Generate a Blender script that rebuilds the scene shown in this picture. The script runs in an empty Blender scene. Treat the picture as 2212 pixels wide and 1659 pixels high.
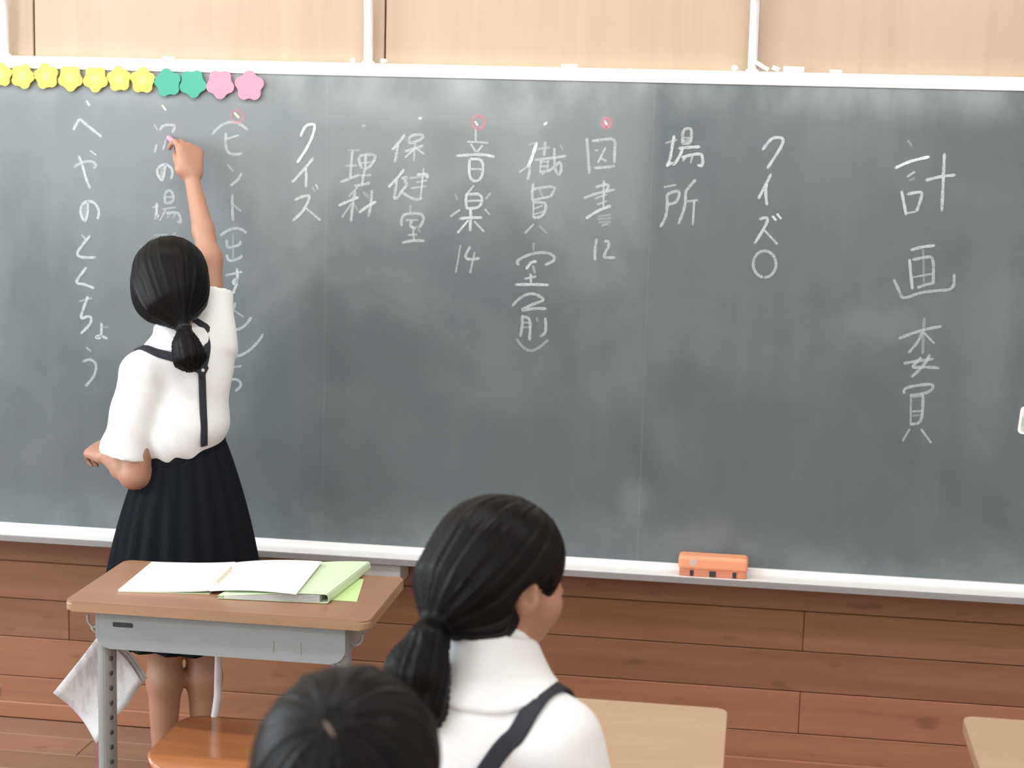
import bpy, bmesh, math, random
import numpy as np
from mathutils import Vector, Matrix

random.seed(7)
np.random.seed(7)
C = bpy.context.scene.collection
SC = bpy.context.scene

# ------------------------------------------------------------------ camera
CX, CY = 1106.0, 829.5
VPH = np.array([-25503.0, -429.5])          # vanishing point of the wall's horizontals
VPN = np.array([1660.0, 285.0])             # vanishing point of the desk sides
FP = math.sqrt(-np.dot(VPH - (CX, CY), VPN - (CX, CY)))
_x = -np.array([VPH[0] - CX, VPH[1] - CY, FP]); _x /= np.linalg.norm(_x)
_y = np.array([VPN[0] - CX, VPN[1] - CY, FP]); _y /= np.linalg.norm(_y)
_z = np.cross(_x, _y)
RW = np.array([_x, _y, _z])                 # photo axes (right, down, forward) -> world


def ray(px, py):
    return RW @ np.array([(px - CX) / FP, (py - CY) / FP, 1.0])


H = 1.645                                   # eye height of the photographer
_a, _b = ray(1106, 172), ray(1106, 1194.5)
D = 1.2 / (_a[2] / _a[1] - _b[2] / _b[1])   # distance of a 1.2 m high board
CAM = np.array([0.0, 0.0, H])


def P(px, py, Y):
    """point seen at a pixel, at distance Y from the camera's plane parallel to the wall"""
    d = ray(px, py)
    return CAM + d * (Y / d[1])


def PZ(px, py, Z):
    """point seen at a pixel, at height Z"""
    d = ray(px, py)
    return CAM + d * ((Z - H) / d[2])


camd = bpy.data.cameras.new('camera')
cam = bpy.data.objects.new('camera', camd)
C.objects.link(cam)
camd.sensor_fit = 'HORIZONTAL'
camd.sensor_width = 36
camd.lens = FP / 2212 * 36
camd.clip_start = 0.05
M = Matrix(((RW[0, 0], -RW[0, 1], -RW[0, 2]), (RW[1, 0], -RW[1, 1], -RW[1, 2]), (RW[2, 0], -RW[2, 1], -RW[2, 2])))
cam.matrix_world = Matrix.Translation(Vector(CAM)) @ M.to_4x4()
camd.dof.use_dof = True
camd.dof.focus_distance = 3.9
camd.dof.aperture_fstop = 5.0
SC.camera = cam

# ------------------------------------------------------------------ world and light
SC.view_settings.view_transform = 'Standard'
SC.view_settings.look = 'None'
SC.view_settings.gamma = 1.0
SC.view_settings.use_curve_mapping = False
SC.view_settings.exposure = -0.04
XL, XR, YB, ZC = -4.3, 2.9, -4.2, 3.0       # room: window wall, corridor wall, back wall, ceiling
w = bpy.data.worlds.new('World')
SC.world = w
w.use_nodes = True
bg = w.node_tree.nodes['Background']
bg.inputs[0].default_value = (0.80, 0.90, 1.0, 1)
bg.inputs[1].default_value = 1.6


def area(name, loc, rot, sx, sy, power, col, spread=180):
    l = bpy.data.lights.new(name, 'AREA')
    l.shape = 'RECTANGLE'
    l.size, l.size_y, l.energy, l.color = sx, sy, power, col
    l.spread = math.radians(spread)
    o = bpy.data.objects.new(name, l)
    C.objects.link(o)
    o.location = loc
    o.rotation_euler = rot
    return o


for yc in (-2.4, 0.6, 3.0):                 # daylight through the three windows
    area('window_daylight', (XL + 0.03, yc, 1.85), (0, math.radians(-90), 0), 1.7, 1.9 if yc < 3 else 1.6, 78, (0.84, 0.93, 1.0))


# ------------------------------------------------------------------ helpers
def tag(o, label=None, cat=None, group=None, kind=None):
    if label: o['label'] = label
    if cat: o['category'] = cat
    if group: o['group'] = group
    if kind: o['kind'] = kind
    return o


def empty(name, loc=(0, 0, 0), rz=0.0):
    o = bpy.data.objects.new(name, None)
    C.objects.link(o)
    o.location = Vector(loc)
    o.rotation_euler = (0, 0, rz)
    o.empty_display_size = 0.05
    return o


def link(name, me, mat=None, parent=None, smooth=False):
    o = bpy.data.objects.new(name, me)
    C.objects.link(o)
    if mat is not None and len(me.materials) == 0:
        me.materials.append(mat)
    if parent: o.parent = parent
    if smooth:
        me.polygons.foreach_set('use_smooth', [True] * len(me.polygons))
    return o


def bm_obj(name, bm, mat, parent=None, smooth=False):
    me = bpy.data.meshes.new(name)
    bmesh.ops.recalc_face_normals(bm, faces=bm.faces)
    bm.to_mesh(me)
    bm.free()
    return link(name, me, mat, parent, smooth)


def add_box(bm, lo, hi, bevel=0.0, seg=2):
    c = (Vector(lo) + Vector(hi)) / 2
    s = Vector(hi) - Vector(lo)
    r = bmesh.ops.create_cube(bm, size=1.0, matrix=Matrix.Translation(c) @ Matrix.Diagonal((*s, 1)))
    if bevel > 0:
        vs = r['verts']
        es = list({e for v in vs for e in v.link_edges})
        bmesh.ops.bevel(bm, geom=vs + es, offset=bevel, segments=seg, profile=0.5, affect='EDGES', clamp_overlap=True)


def box(name, lo, hi, mat, parent=None, bevel=0.0, seg=2):
    bm = bmesh.new()
    add_box(bm, lo, hi, bevel, seg)
    return bm_obj(name, bm, mat, parent)


def add_tube(bm, pts, r, n=12, caps=True):
    """round tube along points; r a number or a list"""
    pts = [Vector(p) for p in pts]
    rs = r if isinstance(r, (list, tuple)) else [r] * len(pts)
    up = None
    rings = []
    for i, p in enumerate(pts):
        t = (pts[min(i + 1, len(pts) - 1)] - pts[max(i - 1, 0)]).normalized()
        if up is None:
            up = t.orthogonal().normalized()
        else:
            up = (up - t * up.dot(t))
            up = up.normalized() if up.length > 1e-6 else t.orthogonal().normalized()
        v = t.cross(up)
        rings.append([bm.verts.new(p + (up * math.cos(a) + v * math.sin(a)) * rs[i]) for a in [2 * math.pi * k / n for k in range(n)]])
    for a, b in zip(rings, rings[1:]):
        for k in range(n):
            bm.faces.new((a[k], a[(k + 1) % n], b[(k + 1) % n], b[k]))
    if caps:
        bm.faces.new(rings[0][::-1])
        bm.faces.new(rings[-1])


def tube(name, pts, r, mat, parent=None, n=12):
    bm = bmesh.new()
    add_tube(bm, pts, r, n)
    o = bm_obj(name, bm, mat, parent, True)
    return o


def bez(pts, n=8):
    """Catmull-Rom through points"""
    pts = [Vector(p) for p in pts]
    out = []
    for i in range(len(pts) - 1):
        p0, p1, p2, p3 = pts[max(i - 1, 0)], pts[i], pts[i + 1], pts[min(i + 2, len(pts) - 1)]
        for k in range(n):
            t = k / n
            out.append(0.5 * ((2 * p1) + (p2 - p0) * t + (2 * p0 - 5 * p1 + 4 * p2 - p3) * t * t + (3 * p1 - p0 - 3 * p2 + p3) * t ** 3))
    out.append(pts[-1])
    return out


def add_prism(bm, outline, z0, z1, M4=Matrix.Identity(4), bevel=0.0, seg=2):
    """outline in xy, extruded z0..z1, then transformed"""
    lo = [bm.verts.new(M4 @ Vector((x, y, z0))) for x, y in outline]
    hi = [bm.verts.new(M4 @ Vector((x, y, z1))) for x, y in outline]
    n = len(outline)
    f = [bm.faces.new(lo[::-1]), bm.faces.new(hi)]
    for k in range(n):
        f.append(bm.faces.new((lo[k], lo[(k + 1) % n], hi[(k + 1) % n], hi[k])))
    if bevel > 0:
        es = list({e for fc in f[:2] for e in fc.edges})
        bmesh.ops.bevel(bm, geom=es, offset=bevel, segments=seg, profile=0.5, affect='EDGES', clamp_overlap=True)


def rrect(w, d, r, n=6):
    out = []
    for cx, cy, a0 in ((w / 2 - r, d / 2 - r, 0), (-w / 2 + r, d / 2 - r, 90), (-w / 2 + r, -d / 2 + r, 180), (w / 2 - r, -d / 2 + r, 270)):
        for k in range(n + 1):
            a = math.radians(a0 + 90 * k / n)
            out.append((cx + r * math.cos(a), cy + r * math.sin(a)))
    return out


def copy_tree(o, parent=None):
    c = o.copy()
    C.objects.link(c)
    c.parent = parent
    for ch in list(o.children):
        copy_tree(ch, c)
    return c


# ------------------------------------------------------------------ materials
class NT:
    def __init__(s, name):
        s.m = bpy.data.materials.new(name)
        s.m.use_nodes = True
        s.t = s.m.node_tree
        s.b = s.t.nodes['Principled BSDF']

    def n(s, typ, **kw):
        x = s.t.nodes.new(typ)
        for k, v in kw.items():
            if hasattr(x, k):
                setattr(x, k, v)
        return x

    def set(s, node, i, v):
        if hasattr(v, 'is_output'):
            s.t.links.new(v, node.inputs[i])
        else:
            node.inputs[i].default_value = v
        return node

    def math(s, op, a, b=0.0, c=0.0, clamp=False):
        x = s.n('ShaderNodeMath', operation=op, use_clamp=clamp)
        s.set(x, 0, a); s.set(x, 1, b); s.set(x, 2, c)
        return x.outputs[0]

    def noise(s, vec, scale, detail=4, rough=0.5, dist=0.0):
        x = s.n('ShaderNodeTexNoise')
        s.set(x, 'Vector', vec); s.set(x, 'Scale', scale); s.set(x, 'Detail', detail); s.set(x, 'Roughness', rough); s.set(x, 'Distortion', dist)
        return x.outputs['Fac']

    def mapping(s, vec, scale=(1, 1, 1), loc=(0, 0, 0), rot=(0, 0, 0)):
        x = s.n('ShaderNodeMapping')
        s.set(x, 'Vector', vec); s.set(x, 'Scale', scale); s.set(x, 'Location', loc); s.set(x, 'Rotation', rot)
        return x.outputs[0]

    def ramp(s, fac, stops):
        x = s.n('ShaderNodeValToRGB')
        e = x.color_ramp.elements
        while len(e) < len(stops): e.new(0.5)
        for el, (p, c) in zip(e, stops):
            el.position = p
            el.color = (*c, 1) if len(c) == 3 else c
        s.set(x, 0, fac)
        return x.outputs[0]

    def mix(s, fac, a, b, blend='MIX'):
        x = s.n('ShaderNodeMix', data_type='RGBA', blend_type=blend)
        s.set(x, 0, fac)
        s.set(x, 6, a if hasattr(a, 'is_output') else (*a, 1))
        s.set(x, 7, b if hasattr(b, 'is_output') else (*b, 1))
        return x.outputs[2]

    def maprange(s, v, a, b, c=0.0, d=1.0, smooth=True):
        x = s.n('ShaderNodeMapRange', interpolation_type='SMOOTHSTEP' if smooth else 'LINEAR')
        for i, q in enumerate((v, a, b, c, d)): s.set(x, i, q)
        return x.outputs[0]

    def bump(s, h, strength=0.2, dist=0.01):
        x = s.n('ShaderNodeBump')
        s.set(x, 'Height', h); s.set(x, 'Strength', strength); s.set(x, 'Distance', dist)
        s.t.links.new(x.outputs[0], s.b.inputs['Normal'])

    def obj(s): return s.n('ShaderNodeTexCoord').outputs['Object']

    def out(s, color=None, rough=None, **kw):
        if color is not None: s.set(s.b, 'Base Color', color if hasattr(color, 'is_output') else (*color, 1))
        if rough is not None: s.set(s.b, 'Roughness', rough)
        for k, v in kw.items(): s.set(s.b, k.replace('_', ' '), v)
        return s.m


def plain(name, col, rough=0.5, var=0.06, scale=40.0, bump=0.0, **kw):
    """near-uniform material with faint procedural mottling"""
    t = NT(name)
    f = t.noise(t.obj(), scale, 3)
    c = t.mix(f, tuple(max(0, x * (1 - var)) for x in col), tuple(min(1, x * (1 + var)) for x in col))
    if bump: t.bump(f, bump, 0.002)
    return t.out(c, rough, **kw)


def wood(name, dark, light, axis=0, grain=(1.2, 26, 26), rough=0.45, use_color=False, knots=True, coat=0.0):
    """grain runs along the given axis; optional tint from the object colour"""
    t = NT(name)
    co = t.obj()
    if use_color:
        inf = t.n('ShaderNodeObjectInfo')
        add = t.n('ShaderNodeVectorMath', operation='ADD')
        rnd = t.n('ShaderNodeCombineXYZ')
        for i in range(3): t.set(rnd, i, t.math('MULTIPLY', inf.outputs['Random'], 17.0 + 5 * i))
        t.set(add, 0, co); t.set(add, 1, rnd.outputs[0])
        co = add.outputs[0]
    sc = [grain[1]] * 3
    sc[axis] = grain[0]
    a = t.noise(t.mapping(co, tuple(sc)), 1.0, 6, 0.6, 0.6)
    sc2 = [grain[2] * 4] * 3
    sc2[axis] = grain[0] * 2
    b = t.noise(t.mapping(co, tuple(sc2)), 1.0, 3, 0.6)
    big = t.noise(co, 2.2, 2)
    f = t.math('ADD', t.math('MULTIPLY', a, 0.6), t.math('ADD', t.math('MULTIPLY', b, 0.25), t.math('MULTIPLY', big, 0.25)))
    col = t.ramp(f, [(0.32, dark), (0.72, light)])
    if knots:
        sk = [26.0] * 3
        sk[axis] = 9.0
        k = t.noise(t.mapping(co, tuple(sk), (3, 1, 2)), 1.0, 1, 0.4)
        kf = t.maprange(k, 0.68, 0.80, 0, 0.40)
        col = t.mix(kf, col, tuple(x * 0.45 for x in dark))
    if use_color:
        col = t.mix(1.0, col, inf.outputs['Color'], 'MULTIPLY')
    t.bump(f, 0.08, 0.002)
    return t.out(col, rough, Coat_Weight=coat, Coat_Roughness=0.25)


M_ = {}
M_['birch'] = wood('birch_plywood', (0.435, 0.325, 0.225), (0.52, 0.405, 0.295), 2, (0.7, 14, 10), 0.42, True, False)
M_['plank'] = wood('stained_wall_plank', (0.205, 0.088, 0.045), (0.31, 0.145, 0.080), 0, (1.6, 22, 24), 0.42, True, True)
M_['floorwood'] = wood('varnished_floor_plank', (0.23, 0.115, 0.075), (0.36, 0.20, 0.14), 0, (1.4, 24, 24), 0.30, True, True, 0.25)
M_['backing'] = plain('brown_wall_backing', (0.24, 0.14, 0.085), 0.8)
M_['plaster'] = plain('painted_plaster', (0.80, 0.78, 0.72), 0.8, 0.03, 12)
M_['ceil'] = plain('ceiling_board', (0.82, 0.82, 0.80), 0.9, 0.05, 60, 0.1)
M_['frame'] = plain('white_anodised_frame', (0.90, 0.90, 0.89), 0.35, 0.02, 25)
M_['tray'] = plain('chalk_dusted_white_tray', (0.86, 0.86, 0.85), 0.5, 0.06, 30)
M_['lip'] = plain('grey_aluminium_lip', (0.27, 0.26, 0.26), 0.45, 0.05, 30)
M_['drawer'] = plain('grey_painted_drawer', (0.47, 0.48, 0.47), 0.5, 0.05)
M_['armtube'] = plain('white_painted_steel_tube', (0.72, 0.73, 0.73), 0.3, 0.02)
M_['deskgrey'] = plain('grey_painted_steel', (0.29, 0.325, 0.335), 0.42, 0.06, 22)
M_['legsteel'] = plain('silver_grey_steel', (0.28, 0.30, 0.295), 0.36, 0.06, 22)
M_['dark'] = plain('dark_slot', (0.035, 0.035, 0.04), 0.7)
M_['desktop_brown'] = wood('brown_desk_laminate', (0.30, 0.155, 0.088), (0.37, 0.20, 0.122), 0, (1.6, 20, 30), 0.34, False, False, 0.15)
M_['desktop_light'] = wood('pale_desk_laminate', (0.43, 0.28, 0.165), (0.52, 0.36, 0.225), 0, (1.6, 20, 30), 0.36, False, False, 0.1)
M_['deskedge'] = wood('desk_edge_wood', (0.30, 0.17, 0.095), (0.42, 0.26, 0.15), 0, (1.5, 30, 30), 0.45, False, False)
M_['seatwood'] = wood('orange_varnished_plywood', (0.36, 0.125, 0.045), (0.50, 0.20, 0.08), 0, (1.8, 18, 20), 0.18, False, False, 0.5)
M_['rubber'] = plain('black_rubber', (0.03, 0.03, 0.03), 0.8)
M_['paper'] = plain('white_paper', (0.90, 0.90, 0.89), 0.7, 0.01, 30)
M_['yellowflower'] = plain('yellow_plastic', (0.82, 0.58, 0.10), 0.5, 0.04)
M_['paleyellow'] = plain('pale_yellow_plastic', (0.86, 0.70, 0.20), 0.5, 0.04)
M_['greenflower'] = plain('green_plastic', (0.050, 0.34, 0.24), 0.5, 0.05)
M_['pinkflower'] = plain('pink_plastic', (0.76, 0.26, 0.36), 0.5, 0.05)
M_['chalkwhite'] = plain('white_chalk', (0.90, 0.90, 0.88), 0.95, 0.03)
M_['chalkpink'] = plain('pink_chalk', (0.92, 0.30, 0.40), 0.95, 0.05)
M_['orange'] = plain('orange_eraser_shell', (0.88, 0.36, 0.20), 0.55, 0.04)
M_['felt'] = plain('salmon_eraser_pad', (0.62, 0.23, 0.14), 0.95, 0.08)
M_['print'] = plain('pale_print', (0.62, 0.50, 0.44), 0.6)
M_['skin'] = plain('skin', (0.41, 0.215, 0.140), 0.48, 0.05, 18, 0.02, Subsurface_Weight=0.08, Subsurface_Radius=(0.01, 0.004, 0.002))
M_['shirt'] = plain('white_cotton', (0.80, 0.825, 0.84), 0.85, 0.02, 120, 0.05)
M_['navy'] = plain('navy_wool', (0.0065, 0.0085, 0.012), 0.9, 0.25, 200, 0.1, Specular_IOR_Level=0.15)
M_['strap'] = plain('navy_strap', (0.014, 0.017, 0.026), 0.75, 0.2, 200)
M_['scalp'] = plain('dark_scalp', (0.13, 0.085, 0.06), 0.6)  # dark skin-and-hair tone of the whorl spot
M_['eyewhite'] = plain('eye_white', (0.8, 0.79, 0.77), 0.3)
M_['iris'] = plain('dark_iris', (0.02, 0.012, 0.01), 0.2)
M_['lip_skin'] = plain('lip', (0.50, 0.19, 0.15), 0.45)
M_['sock'] = plain('white_sock', (0.78, 0.78, 0.76), 0.9)
M_['shoe'] = plain('white_indoor_shoe', (0.72, 0.72, 0.70), 0.6)
M_['button'] = plain('white_button', (0.8, 0.8, 0.78), 0.4)
M_['greenfile'] = plain('pale_green_card', (0.62, 0.76, 0.52), 0.6, 0.03)
M_['greensheet'] = plain('yellow_green_paper', (0.58, 0.80, 0.36), 0.7, 0.03)
M_['pencil'] = plain('pale_yellow_pencil', (0.78, 0.70, 0.50), 0.4)
M_['tube_emit'] = None


def hair_mat():
    t = NT('black_hair')
    at = t.n('ShaderNodeAttribute', attribute_name='hairco')
    v = at.outputs['Vector']
    f = t.noise(v, 1.0, 4, 0.6)
    g = t.noise(v, 4.0, 3, 0.6)
    h = t.math('ADD', t.math('MULTIPLY', f, 0.6), t.math('MULTIPLY', g, 0.4))
    col = t.ramp(h, [(0.30, (0.0018, 0.0018, 0.002)), (0.55, (0.0035, 0.0032, 0.0032)), (0.80, (0.010, 0.0085, 0.0075))])
    t.bump(h, 0.35, 0.004)
    return t.out(col, t.maprange(h, 0.3, 0.7, 0.34, 0.50), Specular_IOR_Level=0.13)


M_['hair'] = hair_mat()


def board_mat():
    t = NT('chalkboard_enamel')
    co = t.obj()
    sep = t.n('ShaderNodeSeparateXYZ')
    t.set(sep, 0, co)
    x, z = sep.outputs[0], sep.outputs[2]
    streak = t.noise(t.mapping(co, (14, 1, 0.9)), 1.0, 4, 0.55)
    streak2 = t.noise(t.mapping(co, (5, 1, 0.5), (3, 0, 1)), 1.0, 2, 0.5)
    cloud = t.noise(co, 2.6, 4, 0.55, 0.8)
    fine = t.noise(co, 22, 5, 0.6)
    base = t.mix(t.noise(co, 1.3, 2), (0.082, 0.104, 0.113), (0.093, 0.113, 0.122))
    dust = t.math('MULTIPLY', t.maprange(streak, 0.35, 0.75), t.maprange(streak2, 0.25, 0.75, 0.3, 1.0))
    dust = t.math('ADD', t.math('MULTIPLY', dust, 0.022), t.math('MULTIPLY', t.maprange(cloud, 0.3, 0.8), 0.05))
    dust = t.math('ADD', dust, t.math('MULTIPLY', fine, 0.02))
    zt, zb = BT[2], BB[2]
    # wiped dust left along the upper and lower edges of the board
    low = t.math('MULTIPLY', t.maprange(z, zb + 0.16, zb, 0, 1), t.maprange(t.noise(t.mapping(co, (6, 1, 6)), 1.0, 4), 0.3, 0.75))
    top = t.math('MULTIPLY', t.maprange(t.math('ADD', z, t.math('MULTIPLY', streak, 0.05)), zt - 0.08, zt + 0.02, 0, 1), t.maprange(t.noise(t.mapping(co, (9, 1, 4)), 1.0, 4), 0.30, 0.7))
    dust = t.math('ADD', dust, t.math('ADD', t.math('MULTIPLY', low, 0.10), t.math('MULTIPLY', top, 0.16)))
    # dusty area where columns were written and wiped; the cleaner right part starts at a straight wipe edge
    xe = P(1415, 640, D)[0]
    part = t.maprange(t.math('ADD', x, t.math('MULTIPLY', fine, 0.03)), xe + 0.03, xe - 0.05, 0, 1)
    upper = t.maprange(t.math('ADD', z, t.math('MULTIPLY', cloud, 0.5)), zb + 0.85, zb + 1.25, 0, 1)
    dust = t.math('ADD', dust, t.math('MULTIPLY', t.math('MULTIPLY', part, upper), 0.10))

    for pxs in (1390, 700):                 # dust caught on the joints of the board's steel sheets
        xs_ = P(pxs, 850, D)[0]
        ln = t.maprange(t.math('ABSOLUTE', t.math('SUBTRACT', x, xs_)), 0.0030, 0.0010, 0, 1)
        dust = t.math('ADD', dust, t.math('MULTIPLY', t.math('MULTIPLY', ln, t.maprange(streak2, 0.2, 0.6)), 0.035))

    def blob(px, py, rx, rz, amt, d):
        c = P(px, py, D)
        dx = t.math('MULTIPLY', t.math('SUBTRACT', x, c[0]), 1 / rx)
        dz = t.math('MULTIPLY', t.math('SUBTRACT', z, c[2]), 1 / rz)
        r = t.math('SQRT', t.math('ADD', t.math('MULTIPLY', dx, dx), t.math('MULTIPLY', dz, dz)))
        r = t.math('ADD', r, t.math('MULTIPLY', t.math('SUBTRACT', t.noise(co, 9, 3), 0.5), 1.3))
        return t.math('ADD', d, t.math('MULTIPLY', t.maprange(r, 1.0, 0.15, 0, 1), amt))
    for b in ((1370, 1080, .065, .07, .06), (1900, 700, .16, .06, .05), (340, 660, .4, .3, .03), (880, 760, .28, .22, -.035), (1560, 900, .3, .3, -.02), (960, 240, .5, .07, .06), (1310, 265, .03, .03, .05), (560, 560, .14, .25, .025), (2130, 700, .10, .5, .03), (1120, 330, .10, .16, .035), (900, 330, .09, .16, .03)):
        dust = blob(*b, dust)
    col = t.mix(t.math('MAXIMUM', dust, 0.0), base, (0.80, 0.86, 0.87))
    t.bump(fine, 0.03, 0.001)
    return t.out(col, t.maprange(cloud, 0.3, 0.7, 0.40, 0.50), Specular_IOR_Level=0.5)


BT = P(1106, 172, D)                        # top and bottom of the writing surface
BB = P(1106, 1194.5, D)
M_['board'] = board_mat()


def chalk_mat(name, col):
    t = NT(name)
    co = t.obj()
    n = t.noise(co, 260, 3, 0.6)
    n2 = t.noise(co, 45, 2, 0.5)
    at = t.n('ShaderNodeAttribute', attribute_name='op')
    cov = t.math('ADD', t.math('MULTIPLY', n, 0.8), t.math('MULTIPLY', n2, 0.5))
    a = t.math('MULTIPLY', at.outputs['Fac'], t.maprange(cov, 0.35, 0.75, 0.40, 1.0), clamp=True)
    t.set(t.b, 'Alpha', a)
    return t.out(col, 0.95, Specular_IOR_Level=0.1)


M_['chalkline'] = chalk_mat('white_chalk_line', (0.70, 0.77, 0.77))
M_['chalkline_pink'] = chalk_mat('pink_chalk_line', (0.75, 0.30, 0.38))
M_['chalkline_green'] = chalk_mat('pale_green_chalk_line', (0.74, 0.92, 0.62))


def rough_print_mat():
    """white sheet with faint grey printing"""
    t = NT('printed_handout')
    co = t.obj()
    n = t.noise(co, 14, 3, 0.6)
    n2 = t.noise(t.mapping(co, (90, 90, 20)), 1.0, 2)
    f = t.math('MULTIPLY', t.maprange(n, 0.52, 0.62), t.maprange(n2, 0.4, 0.6))
    return t.out(t.mix(t.math('MULTIPLY', f, 0.45), (0.66, 0.66, 0.67), (0.36, 0.36, 0.38)), 0.7)


M_['handout'] = rough_print_mat()


# ------------------------------------------------------------------ room shell
WY = D + 0.045                              # face of the wall behind the board
wall = box('wall_front', (XL - 0.15, WY + 0.012, 0), (XR + 0.15, WY + 0.2, ZC), M_['backing'])
tag(wall, kind='structure', label='front wall of pale plywood panels above and brown planks below')
# pale plywood panels above the board, 0.91 m wide
s0, s1 = P(73, 60, WY)[0], P(832, 60, WY)[0]
pitch = s1 - s0
zp = BT[2] - 0.25
k = 0
pm = None
x = s0 - 3 * pitch
while x < XR:
    if x + pitch > XL:
        a, b = max(x, XL) + 0.0022, min(x + pitch, XR) - 0.0022
        o = box('wall_panel', (a, WY, zp), (b, WY + 0.012, ZC), M_['birch'], wall, 0.002, 1)
        q = random.uniform(0.98, 1.02)
        o.color = (q, q * random.uniform(0.99, 1.0), q * random.uniform(0.97, 1.0), 1)
    x += pitch
# brown planks under the board
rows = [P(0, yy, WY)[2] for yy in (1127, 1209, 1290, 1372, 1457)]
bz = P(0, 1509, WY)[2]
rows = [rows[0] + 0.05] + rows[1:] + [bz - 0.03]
xs24, xs3 = P(1735, 1380, WY)[0], P(150, 1340, WY)[0]
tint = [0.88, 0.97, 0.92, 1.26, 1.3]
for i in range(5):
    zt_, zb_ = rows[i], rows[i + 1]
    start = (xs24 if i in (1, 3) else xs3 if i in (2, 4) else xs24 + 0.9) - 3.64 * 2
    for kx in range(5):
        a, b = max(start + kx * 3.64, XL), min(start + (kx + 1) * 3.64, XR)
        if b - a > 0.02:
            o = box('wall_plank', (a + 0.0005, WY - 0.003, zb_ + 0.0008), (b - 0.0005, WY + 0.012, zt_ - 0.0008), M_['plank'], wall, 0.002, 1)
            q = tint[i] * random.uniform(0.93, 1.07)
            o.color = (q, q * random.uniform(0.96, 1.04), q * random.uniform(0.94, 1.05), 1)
bb = tag(box('baseboard_front', (XL, WY - 0.015, 0), (XR, WY - 0.0035, bz), M_['plank'], None, 0.003), kind='structure', label='brown wooden baseboard under the plank wall')
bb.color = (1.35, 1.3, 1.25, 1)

fl = tag(box('floor', (XL - 0.15, YB - 0.15, -0.12), (XR + 0.15, WY + 0.2, -0.012), M_['backing']), kind='structure', label='varnished brown plank classroom floor')
pw, plen = 0.118, 1.82
me_p = None
r = 0
y = WY - 0.016
while y > YB:
    off = (r % 2) * 0.91 + (r % 5) * 0.13
    x = XL - off
    while x < XR:
        a, b = max(x, XL), min(x + plen, XR)
        if b - a > 0.03:
            if abs((b - a) - plen) < 1e-6:
                if me_p is None:
                    t_ = box('floor_plank', (-plen / 2 + 0.0008, -pw / 2 + 0.0008, -0.012), (plen / 2 - 0.0008, pw / 2 - 0.0008, 0), M_['floorwood'], fl, 0.0012, 1)
                    me_p = t_.data
                    o = t_
                else:
                    o = link('floor_plank', me_p, None, fl)
                o.location = ((a + b) / 2, y - pw / 2, 0)
            else:
                o = box('floor_plank', (a + 0.0008, y - pw + 0.0008, -0.012), (b - 0.0008, y - 0.0008, 0), M_['floorwood'], fl)
            q = random.uniform(0.85, 1.12)
            o.color = (q, q * random.uniform(0.95, 1.03), q * random.uniform(0.93, 1.05), 1)
        x += plen
    y -= pw
    r += 1

tag(box('ceiling', (XL - 0.15, YB - 0.15, ZC), (XR + 0.15, WY + 0.2, ZC + 0.1), M_['ceil']), kind='structure', label='white acoustic board ceiling')
tag(box('wall_back', (XL - 0.15, YB - 0.15, 0), (XR + 0.15, YB, ZC), M_['plaster']), kind='structure', label='cream painted back wall')
tag(box('wall_right', (XR, YB, 0), (XR + 0.15, WY + 0.012, ZC), M_['plaster']), kind='structure', label='cream painted corridor wall')
# window wall: piers, sill wall and header around three openings
wins = [(-3.4, -1.4), (-0.4, 1.6), (2.15, 3.85)]
bm = bmesh.new()
add_box(bm, (XL - 0.15, YB, 0), (XL, WY + 0.012, 0.9))
add_box(bm, (XL - 0.15, YB, 2.75), (XL, WY + 0.012, ZC))
edges = [YB] + [v for w_ in wins for v in w_] + [WY + 0.012]
for i in range(0, len(edges), 2):
    add_box(bm, (XL - 0.15, edges[i], 0.9), (XL, edges[i + 1], 2.75))
tag(bm_obj('wall_left', bm, M_['plaster']), kind='structure', label='cream painted window wall')
tg = NT('window_glass')
mixn, tr, gl = tg.n('ShaderNodeMixShader'), tg.n('ShaderNodeBsdfTransparent'), tg.n('ShaderNodeBsdfGlossy')
gl.inputs['Roughness'].default_value = 0.02
mixn.inputs[0].default_value = 0.06
tg.t.links.new(tr.outputs[0], mixn.inputs[1]); tg.t.links.new(gl.outputs[0], mixn.inputs[2])
tg.t.links.new(mixn.outputs[0], tg.t.nodes['Material Output'].inputs[0])
for i, (ya, yb) in enumerate(wins):
    bm = bmesh.new()
    t = 0.045
    ym = (ya + yb) / 2
    for lo, hi in (((ya, 0.9), (yb, 0.9 + t)), ((ya, 2.75 - t), (yb, 2.75)), ((ya, 0.9), (ya + t, 2.75)), ((yb - t, 0.9), (yb, 2.75)), ((ym - t / 2, 0.9), (ym + t / 2, 2.75)), ((ya, 2.15), (yb, 2.15 + t))):
        add_box(bm, (XL - 0.10, lo[0], lo[1]), (XL - 0.05, hi[0], hi[1]))
    wo = tag(bm_obj('window_%d' % (i + 1), bm, M_['frame']), kind='structure', label='aluminium sash window in the window wall')
    for (p0, p1) in ((ya + t, ym - t / 2), (ym + t / 2, yb - t)):
        for (q0, q1) in ((0.9 + t, 2.15), (2.15 + t, 2.75 - t)):
            box('pane', (XL - 0.078, p0, q0), (XL - 0.072, p1, q1), tg.m, wo)

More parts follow.
